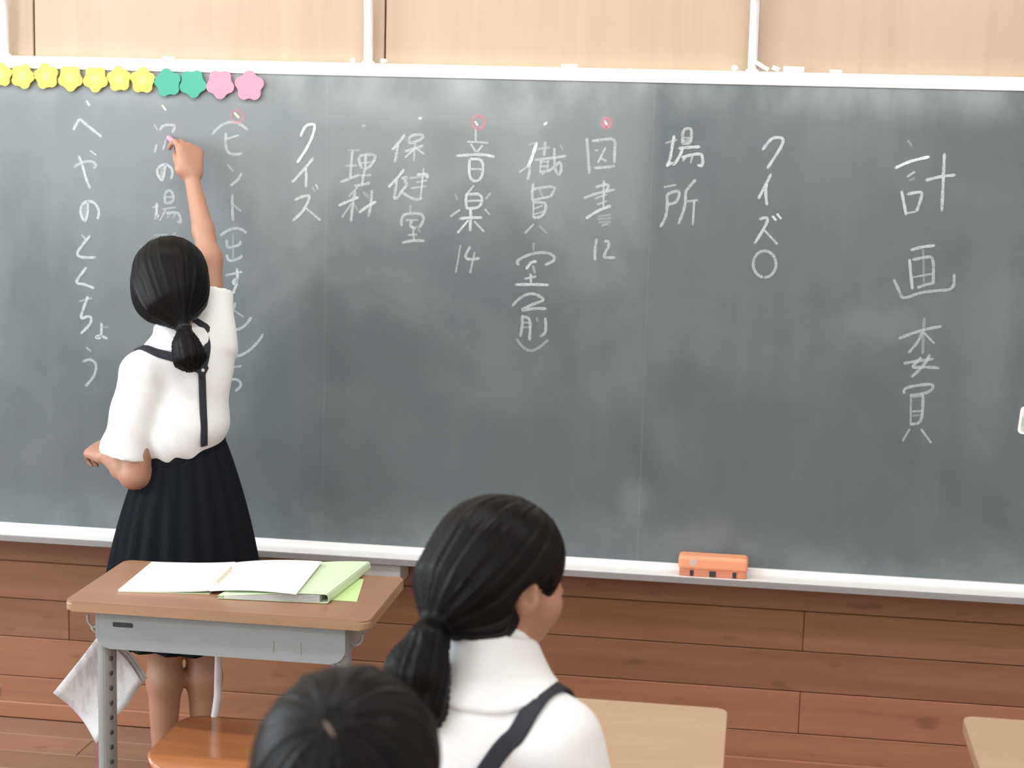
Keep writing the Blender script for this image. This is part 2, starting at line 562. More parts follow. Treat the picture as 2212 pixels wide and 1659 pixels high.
# ceiling lights
te = NT('fluorescent_tube')
te.out((1, 1, 1), 0.4, Emission_Color=(1.0, 0.97, 0.92, 1), Emission_Strength=6.0)
M_['tube_emit'] = te.m
lab = 0
for ix, xx in enumerate((-2.9, -0.75, 1.5)):
    for iy, yy in enumerate((-2.4, -0.2, 2.2)):
        r_ = empty('ceiling_light', (xx, yy, ZC))
        tag(r_, 'white twin tube ceiling light in the %s row, %s from the blackboard' % (['window side', 'middle', 'corridor side'][ix], ['farthest', 'second', 'nearest'][iy]), 'light', 'classroom ceiling lights')
        bm = bmesh.new()
        add_box(bm, (-0.62, -0.12, -0.05), (0.62, 0.12, 0), 0.012)
        bm_obj('housing', bm, M_['frame'], r_)
        for s in (-1, 1):
            tube('fluorescent_tube', [(-0.59, s * 0.06, -0.066), (0.59, s * 0.06, -0.066)], 0.015, M_['tube_emit'], r_, 10)
        l = area('ceiling_lamp_light', (0, 0, -0.09), (0, 0, 0), 1.2, 0.2, 15 if iy < 2 else 18, (1.0, 0.975, 0.94))
        l.parent = r_

# ------------------------------------------------------------------ blackboard
XB0, XB1 = -2.75, 1.55
board = empty('blackboard', ((XB0 + XB1) / 2, D, BB[2]))
tag(board, 'wide dark green chalkboard with white frame and rows of Japanese chalk writing', 'blackboard')
OB = Vector(board.location)


def bpart(o):
    o.parent = board
    o.matrix_parent_inverse = Matrix.Translation(-OB)
    return o


FT = P(1106, 143, D - 0.005)[2]             # top of the upper frame
bpart(box('writing_panel', (XB0, D, BB[2] - 0.02), (XB1, D + 0.03, BT[2] + 0.02), M_['board']))
bpart(box('frame_rail', (XB0 - 0.03, D - 0.005, BT[2]), (XB1 + 0.03, D + 0.044, FT), M_['frame'], None, 0.003))
bpart(box('frame_rail', (XB0 - 0.03, D - 0.010, BB[2] - 0.022), (XB1 + 0.03, D + 0.044, BB[2]), M_['tray'], None, 0.002))
for xx in (XB0 - 0.03, XB1):
    bpart(box('frame_stile', (xx, D - 0.012, BB[2]), (xx + 0.03, D + 0.044, BT[2]), M_['frame'], None, 0.003))
# chalk tray: shelf with a raised rim
TZ = BB[2] - 0.014                          # tray floor
TY = D - 0.082
bpart(box('chalk_tray', (XB0 - 0.03, TY, TZ - 0.010), (XB1 + 0.03, D - 0.0095, TZ), M_['tray'], None, 0.002))
bpart(box('tray_lip', (XB0 - 0.03, TY - 0.004, TZ - 0.016), (XB1 + 0.03, TY + 0.0005, TZ + 0.0005), M_['lip'], None, 0.0015))
# drawer for chalk under the tray
dl, dr = P(636, 1215, D - 0.06)[0], P(866, 1230, D - 0.06)[0]
dm = P(747, 1215, D - 0.06)[0]
for a, b in ((dl, dm - 0.003), (dm + 0.003, dr)):
    bpart(box('chalk_drawer', (a, D - 0.066, TZ - 0.075), (b, D + 0.040, TZ - 0.011), M_['drawer'], None, 0.004))
bpart(box('drawer_gap', (dm - 0.004, D - 0.055, TZ - 0.07), (dm + 0.004, D + 0.02, TZ - 0.015), M_['dark']))

# --- chalk writing: each character traced as strokes and laid on the board's surface
stroke_id = [0]


def chaikin(pts, it=2):
    for _ in range(it):
        if len(pts) < 3: return pts
        q = [pts[0]]
        for a, b in zip(pts, pts[1:]):
            q += [(a[0] * .75 + b[0] * .25, a[1] * .75 + b[1] * .25), (a[0] * .25 + b[0] * .75, a[1] * .25 + b[1] * .75)]
        q.append(pts[-1])
        pts = q
    return pts


def glyph(label, crop, strokes, mat='chalkline', wpx=6.1):
    """strokes: list of point lists; an optional leading dict gives w (width factor) and o (opacity)"""
    x0, y0, kk = crop
    V, F, OP = [], [], []
    for s in strokes:
        o_, wf = 0.62, 1.0
        if isinstance(s[0], dict):
            o_, wf = s[0].get('o', o_), s[0].get('w', wf)
            s = s[1:]
        pts = chaikin([(x0 + a * kk, y0 + b * kk) for a, b in s])
        stroke_id[0] += 1
        Y = D - 0.0006 - 0.00002 * (stroke_id[0] % 40)
        W = [Vector(P(a, b, Y)) for a, b in pts]
        hw = wpx * wf / 2 / 850.0
        n = len(W)
        base = len(V)
        for i in range(n):
            t = (W[min(i + 1, n - 1)] - W[max(i - 1, 0)])
            t = Vector((t.x, 0, t.z))
            t = t.normalized() if t.length > 1e-9 else Vector((1, 0, 0))
            nv = Vector((-t.z, 0, t.x))
            f = hw * (1 + 0.12 * math.sin(i * 1.7 + stroke_id[0]))
            e = 0.75 if i in (0, n - 1) else 1.0
            q = W[i]
            V += [q + nv * f * e, q - nv * f * e]
            OP += [o_ * (0.8 if i in (0, n - 1) else 1)] * 2
        for i in range(n - 1):
            F.append((base + 2 * i, base + 2 * i + 1, base + 2 * i + 3, base + 2 * i + 2))
        for i, sg in ((0, -1), (n - 1, 1)):          # rounded ends
            t = W[-1] - W[-2] if sg > 0 else W[1] - W[0]
            t = Vector((t.x, 0, t.z)).normalized() * sg
            c0, c1 = base + 2 * i, base + 2 * i + 1
            nv = (V[c0] - V[c1]) / 2
            mid = (V[c0] + V[c1]) / 2
            idx = [c0]
            for a in (45, 90, 135):
                idx.append(len(V))
                V.append(mid + nv * math.cos(math.radians(a)) + t * nv.length * math.sin(math.radians(a)))
                OP.append(o_ * 0.7)
            idx.append(c1)
            F.append(tuple(idx))
    c = sum(V, Vector()) / len(V)
    me = bpy.data.meshes.new('chalk_character')
    me.from_pydata([v - c for v in V], [], F)
    at = me.attributes.new('op', 'FLOAT', 'POINT')
    at.data.foreach_set('value', OP)
    ob = link('chalk_character', me, M_[mat])
    ob.location = c
    bpart(ob)
    ob['label'] = label
    return ob


def ell(cx, cy, rx, ry, n=18, a0=100, sweep=350):
    return [(cx + rx * math.cos(math.radians(a0 + sweep * k / n)), cy + ry * math.sin(math.radians(a0 + sweep * k / n))) for k in range(n + 1)]


F1 = {'o': 0.27}
F2 = {'o': 0.46}
C1, C2, C3, C4 = (130, 210, .19284), (130, 490, .21705), (310, 210, .199), (440, 230, .18088)
C5, C6, C7, C8 = (460, 480, .2291), (610, 250, .15068), (820, 240, .1808), (960, 240, .217)
D1, D2, D3, D4 = (1090, 250, .15674), (1090, 510, .1627), (1240, 240, .2048), (1410, 260, .15064)
D5, D6, D7 = (1600, 280, .199), (1910, 290, .22305), (1910, 670, .18692)
BR = {'o': 1.0, 'w': 1.05}
glyph('short chalk bullet mark', C1, [[BR, (300, 48), (325, 88)]])
glyph('chalk hiragana he', C1, [[(150, 365), (185, 290), (222, 240), (260, 280), (340, 345), (462, 442)]])
glyph('chalk hiragana ya', C1, [[F2, (160, 780), (230, 735), (320, 712), (380, 730), (405, 765), (380, 795)], [(210, 660), (255, 780), (290, 910), (335, 1020)], [(340, 600), (400, 645)]])
NO = [(310, 1165), (310, 1280), (295, 1360), (275, 1395), (235, 1330), (225, 1260), (250, 1190), (320, 1158), (390, 1185), (430, 1250), (435, 1310), (418, 1362)]
glyph('chalk hiragana no', C1, [NO, [{'o': .3, 'w': 1.6}, (275, 1200), (262, 1350)]])
glyph('chalk hiragana to', C2, [[(222, 85), (252, 125)], [(295, 90), (190, 220), (165, 270), (200, 305), (350, 305)]])
glyph('chalk hiragana ku', C2, [[(260, 405), (160, 535), (170, 565), (240, 570), (335, 610)]])
glyph('chalk hiragana chi', C2, [[F2, (195, 740), (310, 710)], [(275, 695), (235, 800), (195, 925), (275, 885), (315, 905), (300, 970), (210, 1060)]])
glyph('small chalk hiragana yo', C2, [[(412, 960), (410, 1100), (370, 1110), (350, 1090), (410, 1085), (468, 1112)], [F1, (420, 1000), (475, 998)]])
glyph('chalk hiragana u', C2, [[F2, (265, 1205), (305, 1235)], [F2, (230, 1340), (290, 1315), (350, 1345), (362, 1410), (330, 1500), (255, 1585)]])
glyph('pale green chalk bullet mark', C3, [[BR, (205, 92), (240, 135)]], 'chalkline_green')
glyph('half-written chalk kanji under the writing hand', C3, [[F2, (120, 300), (150, 350)], [F2, (180, 355), (210, 305), (300, 300), (350, 310), (315, 380)], [(140, 520), (125, 590)], [(240, 470), (215, 565)]])
glyph('chalk hiragana no', C3, [[(235, 735), (225, 830), (205, 915), (160, 860), (145, 800), (175, 745), (240, 725), (300, 760), (320, 820), (300, 880)], [{'o': .35, 'w': 1.8}, (200, 770), (190, 870)]])
glyph('chalk kanji ba', C3, [[(105, 1195), (155, 1180)], [(145, 1150), (140, 1290), (125, 1325), (165, 1280)], [F2, (235, 1150), (230, 1050), (270, 1005), (320, 1030), (330, 1140), (240, 1150)], [F2, (235, 1085), (325, 1080)], [F2, (215, 1215), (350, 1195)], [F2, (240, 1225), (180, 1335)], [F2, (250, 1260), (330, 1250), (390, 1260), (410, 1370), (375, 1345)], [F1, (290, 1265), (265, 1305)], [F1, (345, 1260), (330, 1305)]])
glyph('faint chalk kanji half hidden by the girl', C3, [[F1, (125, 1500), (250, 1490)], [F1, (345, 1475), (285, 1535)], [F1, (165, 1560), (240, 1560)], [F1, (180, 1560), (150, 1700)], [F1, (290, 1560), (280, 1720)]])
glyph('pale green chalk bullet mark', C4, [[BR, (370, 80), (415, 128)]], 'chalkline_green')
glyph('faint pink chalk ring', C4, [[{'o': .28, 'w': 1.2}] + ell(400, 120, 75, 75)], 'chalkline_pink')
glyph('chalk opening bracket', C4, [[F2, (105, 325), (180, 245), (260, 200), (340, 180), (430, 205), (525, 275)]])
glyph('chalk katakana hi', C4, [[F2, (265, 320), (258, 470), (290, 550), (350, 575), (460, 565)], [(265, 390), (415, 345)]])
glyph('chalk katakana n', C4, [[F2, (290, 700), (345, 765)], [F2, (450, 800), (410, 880), (320, 945)]])
glyph('chalk katakana to', C4, [[F2, (345, 1050), (340, 1200), (350, 1355)], [F2, (345, 1165), (440, 1245)]])
glyph('chalk opening bracket', C5, [[F2, (70, 125), (140, 75), (210, 55), (270, 65), (315, 100)]])
glyph('chalk kanji da', C5, [[F1, (190, 120), (190, 340)], [F2, (130, 170), (130, 250), (255, 215), (258, 180)], [F2, (130, 310), (150, 375), (265, 335), (270, 315)]])
glyph('chalk hiragana su', C5, [[(125, 500), (270, 468)], [(225, 440), (235, 540), (205, 590), (185, 560), (220, 530), (230, 570), (190, 670)]])
glyph('chalk kanji hito', C5, [[F2, (210, 760), (190, 830), (155, 905)], [F2, (200, 835), (285, 890)]])
glyph('chalk closing bracket', C5, [[F2, (110, 930), (150, 980), (200, 1010), (250, 1010), (310, 970), (360, 900)]])
glyph('large chalk closing bracket', C5, [[F2, (135, 1250), (210, 1270), (290, 1245), (370, 1190), (440, 1110), (470, 1060)]])
glyph('chalk digit 5', C5, [[F2, (165, 1370), (260, 1358)], [F2, (165, 1375), (150, 1490), (215, 1475), (265, 1510), (262, 1550), (215, 1590)]])
glyph('chalk katakana ku', C6, [[{'o': .85}, (262, 290), (290, 220), (345, 130), (460, 115), (465, 170), (430, 300), (350, 470), (215, 670)]])
glyph('chalk katakana i', C6, [[(440, 610), (340, 740), (140, 955)], [(335, 750), (345, 850), (338, 1020)]])
glyph('chalk katakana zu', C6, [[(185, 1205), (290, 1155), (400, 1140), (370, 1230), (300, 1370), (155, 1500)], [(345, 1330), (540, 1495)], [(485, 990), (508, 1050)], [F1, (440, 1030), (460, 1080)]])
glyph('faint chalk bullet mark', C6, [[F2, (1150, 145), (1188, 145)]])
glyph('chalk kanji ri', C6, [[F1, (945, 495), (1105, 495)], [F2, (1005, 505), (985, 720), (975, 890)], [F2, (905, 720), (1060, 715)], [F2, (840, 950), (970, 900), (1100, 850)], [F2, (1140, 750), (1105, 680), (1095, 580), (1200, 555), (1340, 560), (1320, 640), (1260, 730), (1190, 760)], [F2, (1195, 560), (1190, 760), (1160, 850), (1145, 985)], [F2, (1110, 680), (1310, 665)], [F2, (1120, 860), (1265, 850)], [F2, (1040, 1005), (1140, 995), (1250, 960)]])
glyph('chalk kanji ka', C6, [[F2, (1075, 1030), (960, 1150)], [(815, 1285), (950, 1225), (1085, 1170)], [F2, (1045, 1090), (1010, 1250), (985, 1510)], [F2, (980, 1270), (860, 1450)], [F1, (1010, 1240), (1075, 1350)], [{'o': .25, 'w': 1.6}, (1170, 1105), (1230, 1160)], [F2, (1280, 1070), (1275, 1250), (1235, 1440)], [(1105, 1385), (1230, 1290), (1335, 1235)]])
glyph('round chalk bullet mark', C7, [[{'o': .9, 'w': 1.25}, (478, 83), (496, 84)]])
glyph('chalk kanji ho', C7, [[(300, 285), (225, 385), (155, 460)], [F2, (220, 400), (205, 500), (185, 605)], [F2, (350, 350), (365, 300), (440, 280), (520, 285), (520, 315), (450, 360), (360, 390), (350, 350)], [F2, (310, 480), (420, 450), (515, 415)], [F2, (425, 390), (410, 590)], [(415, 455), (310, 550)], [(430, 440), (530, 510)]])
glyph('chalk kanji ken', C7, [[(290, 700), (205, 810), (110, 905)], [F2, (205, 820), (190, 950), (175, 1045)], [F2, (265, 805), (340, 785), (290, 850), (340, 870), (270, 950), (215, 1040), (175, 1045)], [F2, (250, 955), (340, 1020), (430, 1060), (505, 1045)], [F2, (370, 800), (580, 770)], [F2, (385, 920), (550, 900)], [(525, 690), (490, 1045)], [F2, (450, 850), (560, 830)], [(450, 760), (570, 745), (570, 800)]])
glyph('chalk kanji shitsu', C7, [[F1, (370, 1130), (368, 1200)], [F2, (262, 1365), (265, 1260), (320, 1225), (480, 1220), (530, 1260), (520, 1320), (480, 1385)], [F2, (320, 1305), (450, 1300)], [F2, (385, 1305), (360, 1375), (430, 1400)], [F1, (450, 1370), (480, 1440)], [F2, (400, 1380), (410, 1540)], [F2, (345, 1480), (440, 1475)], [F2, (275, 1570), (400, 1545), (530, 1550)]])
glyph('faint pink chalk ring', C8, [[{'o': .42, 'w': 1.2}] + ell(340, 110, 62, 66)], 'chalkline_pink')
glyph('short chalk bullet mark', C8, [[BR, (308, 108), (330, 140)]])
glyph('chalk kanji on', C8, [[(312, 190), (312, 290)], [(235, 305), (430, 315)], [(265, 330), (310, 400)], [(375, 350), (330, 400)], [(125, 445), (300, 432), (410, 435), (495, 455)], [(250, 480), (245, 690), (370, 700), (395, 480), (255, 475)], [(265, 575), (375, 580)]])
glyph('chalk kanji gaku', C8, [[(290, 745), (225, 825)], [(220, 830), (212, 900), (225, 970)], [(220, 830), (380, 820), (365, 960), (225, 970)], [(225, 895), (365, 890)], [(260, 970), (262, 1080), (255, 1190)], [(150, 1072), (265, 1058), (370, 1062)], [{'o': .9}, (235, 1090), (135, 1208)], [(300, 1100), (390, 1195)], [F1, (108, 830), (130, 880)], [(65, 1045), (150, 985)], [F2, (455, 822), (415, 870)], [F2, (405, 980), (450, 1028)]])
glyph('chalk number 14', C8, [[F2, (160, 1340), (115, 1600)], [F2, (255, 1350), (200, 1450), (240, 1480), (350, 1465)], [F2, (300, 1410), (258, 1605)]])
glyph('chalk bullet mark', D1, [[{'o': 1, 'w': 1.1}, (550, 118), (576, 96)]])
glyph('chalk kanji shoku', D1, [[{'o': .85, 'w': 1.25}, (440, 380), (385, 560), (330, 690)], [(330, 690), (210, 775)], [F2, (350, 690), (345, 780), (320, 880)], [F1, (340, 400), (430, 375)], [F2, (460, 460), (620, 440)], [{'o': .5, 'w': 1.3}, (560, 375), (545, 540)], [F2, (430, 610), (600, 590), (840, 555)], [F2, (500, 620), (490, 770)], [F2, (600, 620), (590, 770)], [F2, (500, 640), (610, 630)], [F2, (495, 700), (600, 695)], [F2, (490, 775), (600, 760)], [F2, (520, 805), (550, 780)], [F2, (685, 450), (690, 640), (700, 750), (740, 820), (780, 780), (785, 690), (765, 630), (680, 710), (600, 770)], [F1, (770, 410), (800, 470)]])
glyph('chalk kanji in', D1, [[F2, (395, 940), (380, 1050), (385, 1165)], [F2, (385, 1015), (520, 990), (650, 975), (700, 1000), (635, 1115)], [(385, 1165), (640, 1110)], [F1, (480, 1020), (520, 1100)], [F2, (400, 1180), (395, 1400)], [F2, (400, 1190), (550, 1195), (575, 1240), (550, 1350), (480, 1400), (400, 1405)], [F2, (400, 1285), (520, 1240)], [F2, (410, 1360), (540, 1320)], [F2, (395, 1500), (285, 1615)], [F1, (480, 1520), (580, 1615)]])
glyph('chalk kanji shitsu', D2, [[F1, (385, 100), (385, 190)], [F2, (190, 380), (150, 340), (260, 270), (400, 225), (520, 215), (620, 235), (675, 290), (640, 340), (540, 380)], [(420, 335), (350, 345), (290, 435)], [{'o': .35, 'w': 1.4}, (380, 400), (400, 480)], [(275, 565), (410, 535)], [(345, 510), (350, 610)], [(150, 645), (360, 640), (575, 650)]])
glyph('chalk opening bracket and digit 2', D2, [[F2, (110, 920), (180, 840), (270, 780), (360, 760), (450, 785), (540, 850), (380, 900), (180, 1000), (400, 955), (550, 965)]])
glyph('chalk kanji mae', D2, [[F2, (235, 1060), (235, 1190), (210, 1330)], [F2, (240, 1070), (320, 1080), (345, 1160), (330, 1380)], [F2, (240, 1150), (340, 1150)], [F1, (245, 1210), (340, 1210)], [F1, (430, 1090), (435, 1130)], [F2, (540, 1090), (550, 1200), (540, 1290), (480, 1330)]])
glyph('chalk closing bracket', D2, [[F1, (160, 1370), (220, 1450), (290, 1510), (370, 1525), (460, 1480), (575, 1380)]])
glyph('faint pink chalk ring', D3, [[{'o': .5, 'w': 1.3}] + ell(345, 125, 44, 46)], 'chalkline_pink')
glyph('short chalk bullet mark', D3, [[BR, (325, 108), (345, 138)]])
glyph('chalk kanji zu', D3, [[F2, (135, 290), (150, 480), (162, 655)], [F2, (195, 315), (300, 300), (435, 290), (430, 400), (425, 540)], [F2, (220, 600), (320, 595), (425, 580)], [F2, (225, 415), (250, 415)], [(330, 390), (255, 540)], [(275, 490), (335, 525)]])
glyph('chalk kanji sho', D3, [[F2, (235, 800), (350, 770), (365, 790), (340, 850)], [F2, (110, 915), (250, 865), (425, 828)], [F2, (230, 920), (340, 880)], [(315, 740), (310, 1010)], [F2, (250, 985), (340, 950)], [(130, 1130), (250, 1050), (385, 1000)], [F1, (260, 1110), (380, 1095)], [F1, (255, 1140), (385, 1130)], [F1, (265, 1175), (380, 1165)], [F2, (300, 1205), (360, 1190)]])
glyph('chalk number 12', D3, [[F2, (240, 1350), (220, 1450), (220, 1570)], [F2, (325, 1375), (360, 1370), (375, 1410), (310, 1530), (330, 1545), (430, 1545)]])
glyph('chalk kanji ba', D4, [[F2, (190, 325), (340, 280)], [(305, 225), (275, 400), (245, 580), (205, 650)], [(205, 650), (290, 600), (300, 650), (400, 490), (430, 400)], [F2, (430, 340), (425, 240), (445, 120), (540, 115), (560, 160), (550, 330), (425, 335)], [F2, (435, 250), (555, 255)], [{'o': .4, 'w': 1.3}, (440, 292), (550, 292)], [(375, 400), (530, 385), (670, 378)], [(420, 530), (540, 495), (690, 475), (715, 520), (720, 660), (650, 640)], [(490, 510), (435, 575)], [F2, (570, 510), (545, 605)]])
glyph('chalk kanji sho', D4, [[F2, (170, 955), (330, 925)], [F2, (205, 1070), (290, 1020), (395, 1010), (350, 1180), (215, 1205)], [F2, (205, 1070), (210, 1230), (190, 1390), (110, 1525)], [F2, (610, 855), (520, 960), (465, 1030), (475, 1150), (440, 1310), (370, 1480)], [F2, (490, 1165), (635, 1145)], [(595, 1160), (575, 1490)]])
glyph('chalk katakana ku', D5, [[(240, 215), (300, 135), (350, 85), (440, 85), (468, 110), (440, 190), (290, 420)]])
glyph('chalk katakana i', D5, [[(325, 485), (285, 575), (195, 745)], [(280, 585), (270, 700), (285, 815)]])
glyph('chalk katakana zu', D5, [[(205, 975), (250, 955), (295, 960), (285, 1020), (155, 1230)], [(260, 1095), (395, 1240)], [BR, (350, 945), (380, 980)], [BR, (400, 920), (435, 965)]])
glyph('chalk circle', D5, [[F2] + ell(260, 1460, 125, 145)])
glyph('chalk kanji kei', D6, [[F1, (230, 60), (265, 110)], [{'o': .9}, (110, 325), (250, 260), (435, 218)], [(225, 410), (290, 368)], [F1, (250, 445), (290, 428)], [(170, 555), (190, 660), (212, 775)], [(225, 580), (350, 555), (372, 580), (315, 745)], [(215, 765), (300, 750)], [(405, 445), (550, 408), (685, 395)], [(583, 190), (575, 400), (558, 740)]])
glyph('chalk kanji kaku', D6, [[(262, 1120), (370, 1090), (485, 1078)], [F1, (378, 1120), (385, 1430)], [(245, 1215), (260, 1380), (272, 1495)], [F2, (275, 1215), (400, 1190), (480, 1185), (475, 1450)], [F2, (280, 1385), (475, 1350)], [F2, (325, 1485), (400, 1455), (475, 1445)], [F2, (95, 1410), (150, 1530), (175, 1600), (340, 1535), (500, 1515), (675, 1505), (678, 1360)]])
glyph('chalk kanji i', D7, [[F2, (175, 325), (330, 265), (500, 215), (655, 188)], [F1, (465, 95), (455, 230), (445, 500)], [F2, (445, 250), (390, 370), (285, 490)], [(465, 265), (575, 380)], [F2, (230, 615), (400, 585), (565, 565)], [F2, (425, 550), (380, 600), (310, 670), (460, 655), (630, 668)], [F2, (525, 520), (450, 650), (320, 770)]])
glyph('chalk kanji in', D7, [[F2, (230, 960), (230, 900), (400, 865), (580, 850), (540, 950), (300, 985)], [F2, (310, 990), (305, 1320)], [F2, (450, 985), (440, 1300), (305, 1320)], [{'o': .4, 'w': 1.2}, (340, 1000), (440, 990)], [F2, (335, 1170), (440, 1165)], [F1, (335, 1220), (440, 1210)], [F2, (290, 1380), (215, 1510)], [(430, 1380), (540, 1530)]])

# --- flower magnets
def flower(px, py, rpx, rot, mats, label, grp):
    c = Vector(P(px, py, D))
    R0 = rpx / 850.0
    out = []
    for k in range(90):
        a = 2 * math.pi * k / 90
        da = (a - rot + math.pi / 5) % (2 * math.pi / 5) - math.pi / 5
        lobe = 0.58 * math.cos(da) + math.sqrt(max(0.0, 0.42 ** 2 - (0.58 * math.sin(da)) ** 2))
        rr = R0 * (max(lobe, 0.795) * 1.03)
        out.append((rr * math.cos(a), rr * math.sin(a)))
    M4 = Matrix(((1, 0, 0), (0, 0, -1), (0, 1, 0))).to_4x4()
    root = empty('flower_magnet', c)
    bm = bmesh.new()
    add_prism(bm, [(R0 * .45 * math.cos(a), R0 * .45 * math.sin(a)) for a in [2 * math.pi * k / 20 for k in range(20)]], 0.0001, 0.0056, M4)
    bm_obj('magnet_disc', bm, M_['dark'], root)
    bm = bmesh.new()
    add_prism(bm, out, 0.0055, 0.0105, M4, 0.0015, 2)
    bm_obj('petals', bm, mats[0], root)
    if mats[0] is mats[1]:
        return tag(root, label, 'magnet', grp)
    bm = bmesh.new()
    add_prism(bm, [(R0 * .36 * math.cos(a), R0 * .36 * math.sin(a)) for a in [2 * math.pi * k / 24 for k in range(24)]], 0.0100, 0.0113, M4, 0.0006, 1)
    bm_obj('flower_centre', bm, mats[1], root)
    tag(root, label, 'magnet', grp)


fy = [(5, 162, 26, 90), (52, 165, 27, 70), (103, 165, 28, 100), (155, 169, 28, 55), (209, 171, 28, 126), (260, 171, 27, 95), (311, 174, 28, 88)]
names = ['cut off by the left edge of the picture', 'second from the left', 'third from the left', 'fourth from the left', 'fifth from the left', 'sixth from the left', 'next to the green ones']
for (a, b, c, d), n in zip(fy, names):
    flower(a, b, c, math.radians(d), (M_['yellowflower'], M_['paleyellow']), 'yellow flower magnet on the board, ' + n, 'flower magnets along the board top')
flower(365, 179, 30, math.radians(100), (M_['greenflower'], M_['greenflower']), 'green flower magnet beside the yellow ones', 'flower magnets along the board top')
flower(419, 181, 30, math.radians(60), (M_['greenflower'], M_['greenflower']), 'green flower magnet beside the pink ones', 'flower magnets along the board top')
flower(478, 182, 31, math.radians(54), (M_['pinkflower'], M_['pinkflower']), 'pink flower magnet beside the green ones', 'flower magnets along the board top')
flower(541, 186, 32, math.radians(90), (M_['pinkflower'], M_['pinkflower']), 'pink flower magnet at the right end of the row', 'flower magnets along the board top')

# --- card magnet cut off by the right edge
tcard = NT('patterned_magnet_card')
cc = tcard.obj()
nn = tcard.noise(cc, 55, 2, 0.5)
tcard.out(tcard.ramp(nn, [(0.40, (0.42, 0.55, 0.48)), (0.50, (0.66, 0.68, 0.66)), (0.62, (0.74, 0.77, 0.80))]), 0.4)
c = Vector(P(2206, 909, D)) + Vector((0.032, 0, 0))
mc = empty('card_magnet', c)
bm = bmesh.new()
add_prism(bm, rrect(0.075, 0.068, 0.010), 0.0002, 0.004, Matrix.Rotation(math.radians(4), 4, 'Y') @ Matrix(((1, 0, 0), (0, 0, -1), (0, 1, 0))).to_4x4(), 0.001, 1)
bm_obj('magnet_plate', bm, M_['frame'], mc)
bm = bmesh.new()
add_prism(bm, rrect(0.064, 0.057, 0.007), 0.004, 0.0046, Matrix.Rotation(math.radians(4), 4, 'Y') @ Matrix(((1, 0, 0), (0, 0, -1), (0, 1, 0))).to_4x4())
bm_obj('printed_face', bm, tcard.m, mc)
tag(mc, 'pale patterned rounded magnet at the right edge of the board', 'magnet')

# --- eraser on the tray
el, er = P(1465, 1232, D - 0.06), P(1615, 1238, D - 0.06)
ew = er[0] - el[0]
ero = empty('blackboard_eraser', ((el[0] + er[0]) / 2, D - 0.046, TZ))
bm = bmesh.new()
add_box(bm, (-ew / 2, -0.027, 0.016), (ew / 2, 0.027, 0.052), 0.009, 3)
sh = bm_obj('eraser_shell', bm, M_['orange'], ero)
bm = bmesh.new()
add_box(bm, (-ew / 2 + 0.003, -0.025, 0.0), (ew / 2 - 0.003, 0.025, 0.019), 0.003)
pad = bm_obj('eraser_pad', bm, M_['felt'], ero)
for xx, ww in ((-0.052, 0.009), (0.0, 0.016), (0.054, 0.009)):
    box('pad_slot', (xx - ww / 2, -0.0262, 0.002), (xx + ww / 2, -0.020, 0.0165), M_['dark'], pad)
bm = bmesh.new()
add_prism(bm, [(-0.050 + 0.010 * math.cos(a), 0.036 + 0.009 * math.sin(a)) for a in [2 * math.pi * k / 24 for k in range(24)]], 0.0266, 0.0273, Matrix(((1, 0, 0), (0, 0, -1), (0, 1, 0))).to_4x4())
bm_obj('round_print', bm, M_['print'], sh)
tag(ero, 'orange blackboard eraser lying on the chalk tray', 'eraser')

# --- chalk pieces on the upper frame
def chalk_lying(px, py, length, ang, tilt, label, yoff=0.004, rad=0.0055):
    c = P(px, py, D + 0.002 + yoff)
    hz = math.sin(abs(tilt)) * length / 2
    v = Vector((math.cos(ang) * math.cos(tilt), math.sin(ang) * math.cos(tilt), math.sin(tilt)))
    b = Vector((c[0], c[1], FT + 0.0003 + hz + rad * math.cos(tilt)))
    bm = bmesh.new()
    add_tube(bm, [-v * length / 2, -v * (length / 2 - 0.001), v * (length / 2 - 0.001), v * length / 2], [rad * .85, rad, rad, rad * .85], 14)
    o = bm_obj('chalk_piece', bm, M_['chalkwhite'], None, True)
    o.location = b
    tag(o, label, 'chalk', 'chalk bits on top of the board frame')


chalk_lying(365, 124, 0.030, 0.05, 0, 'low chalk bit on the frame above the green magnets', rad=0.0028)
chalk_lying(762, 134, 0.012, 1.5, 0, 'small chalk stub left of the middle lamp arm', rad=0.006)
chalk_lying(829, 137, 0.016, 1.2, 0, 'chalk stub right of the middle lamp arm', rad=0.006)
chalk_lying(1230, 153, 0.040, 0.0, 0, 'chalk bit on the frame above the music characters', rad=0.004)
chalk_lying(1587, 158, 0.014, 1.3, 0, 'chalk stub left of the right lamp arm', rad=0.007)
chalk_lying(1646, 150, 0.036, 0.0, -0.52, 'chalk stick tilted against the right lamp arm', rad=0.0050)
chalk_lying(1675, 162, 0.018, 0.0, -0.35, 'short chalk piece below the tilted chalk stick', rad=0.0055)
chalk_lying(1714, 163, 0.050, 0.03, 0, 'long chalk piece lying right of the tilted stick', rad=0.007)
chalk_lying(1805, 168, 0.030, 0.0, 0, 'rightmost chalk bit on the frame', rad=0.004)

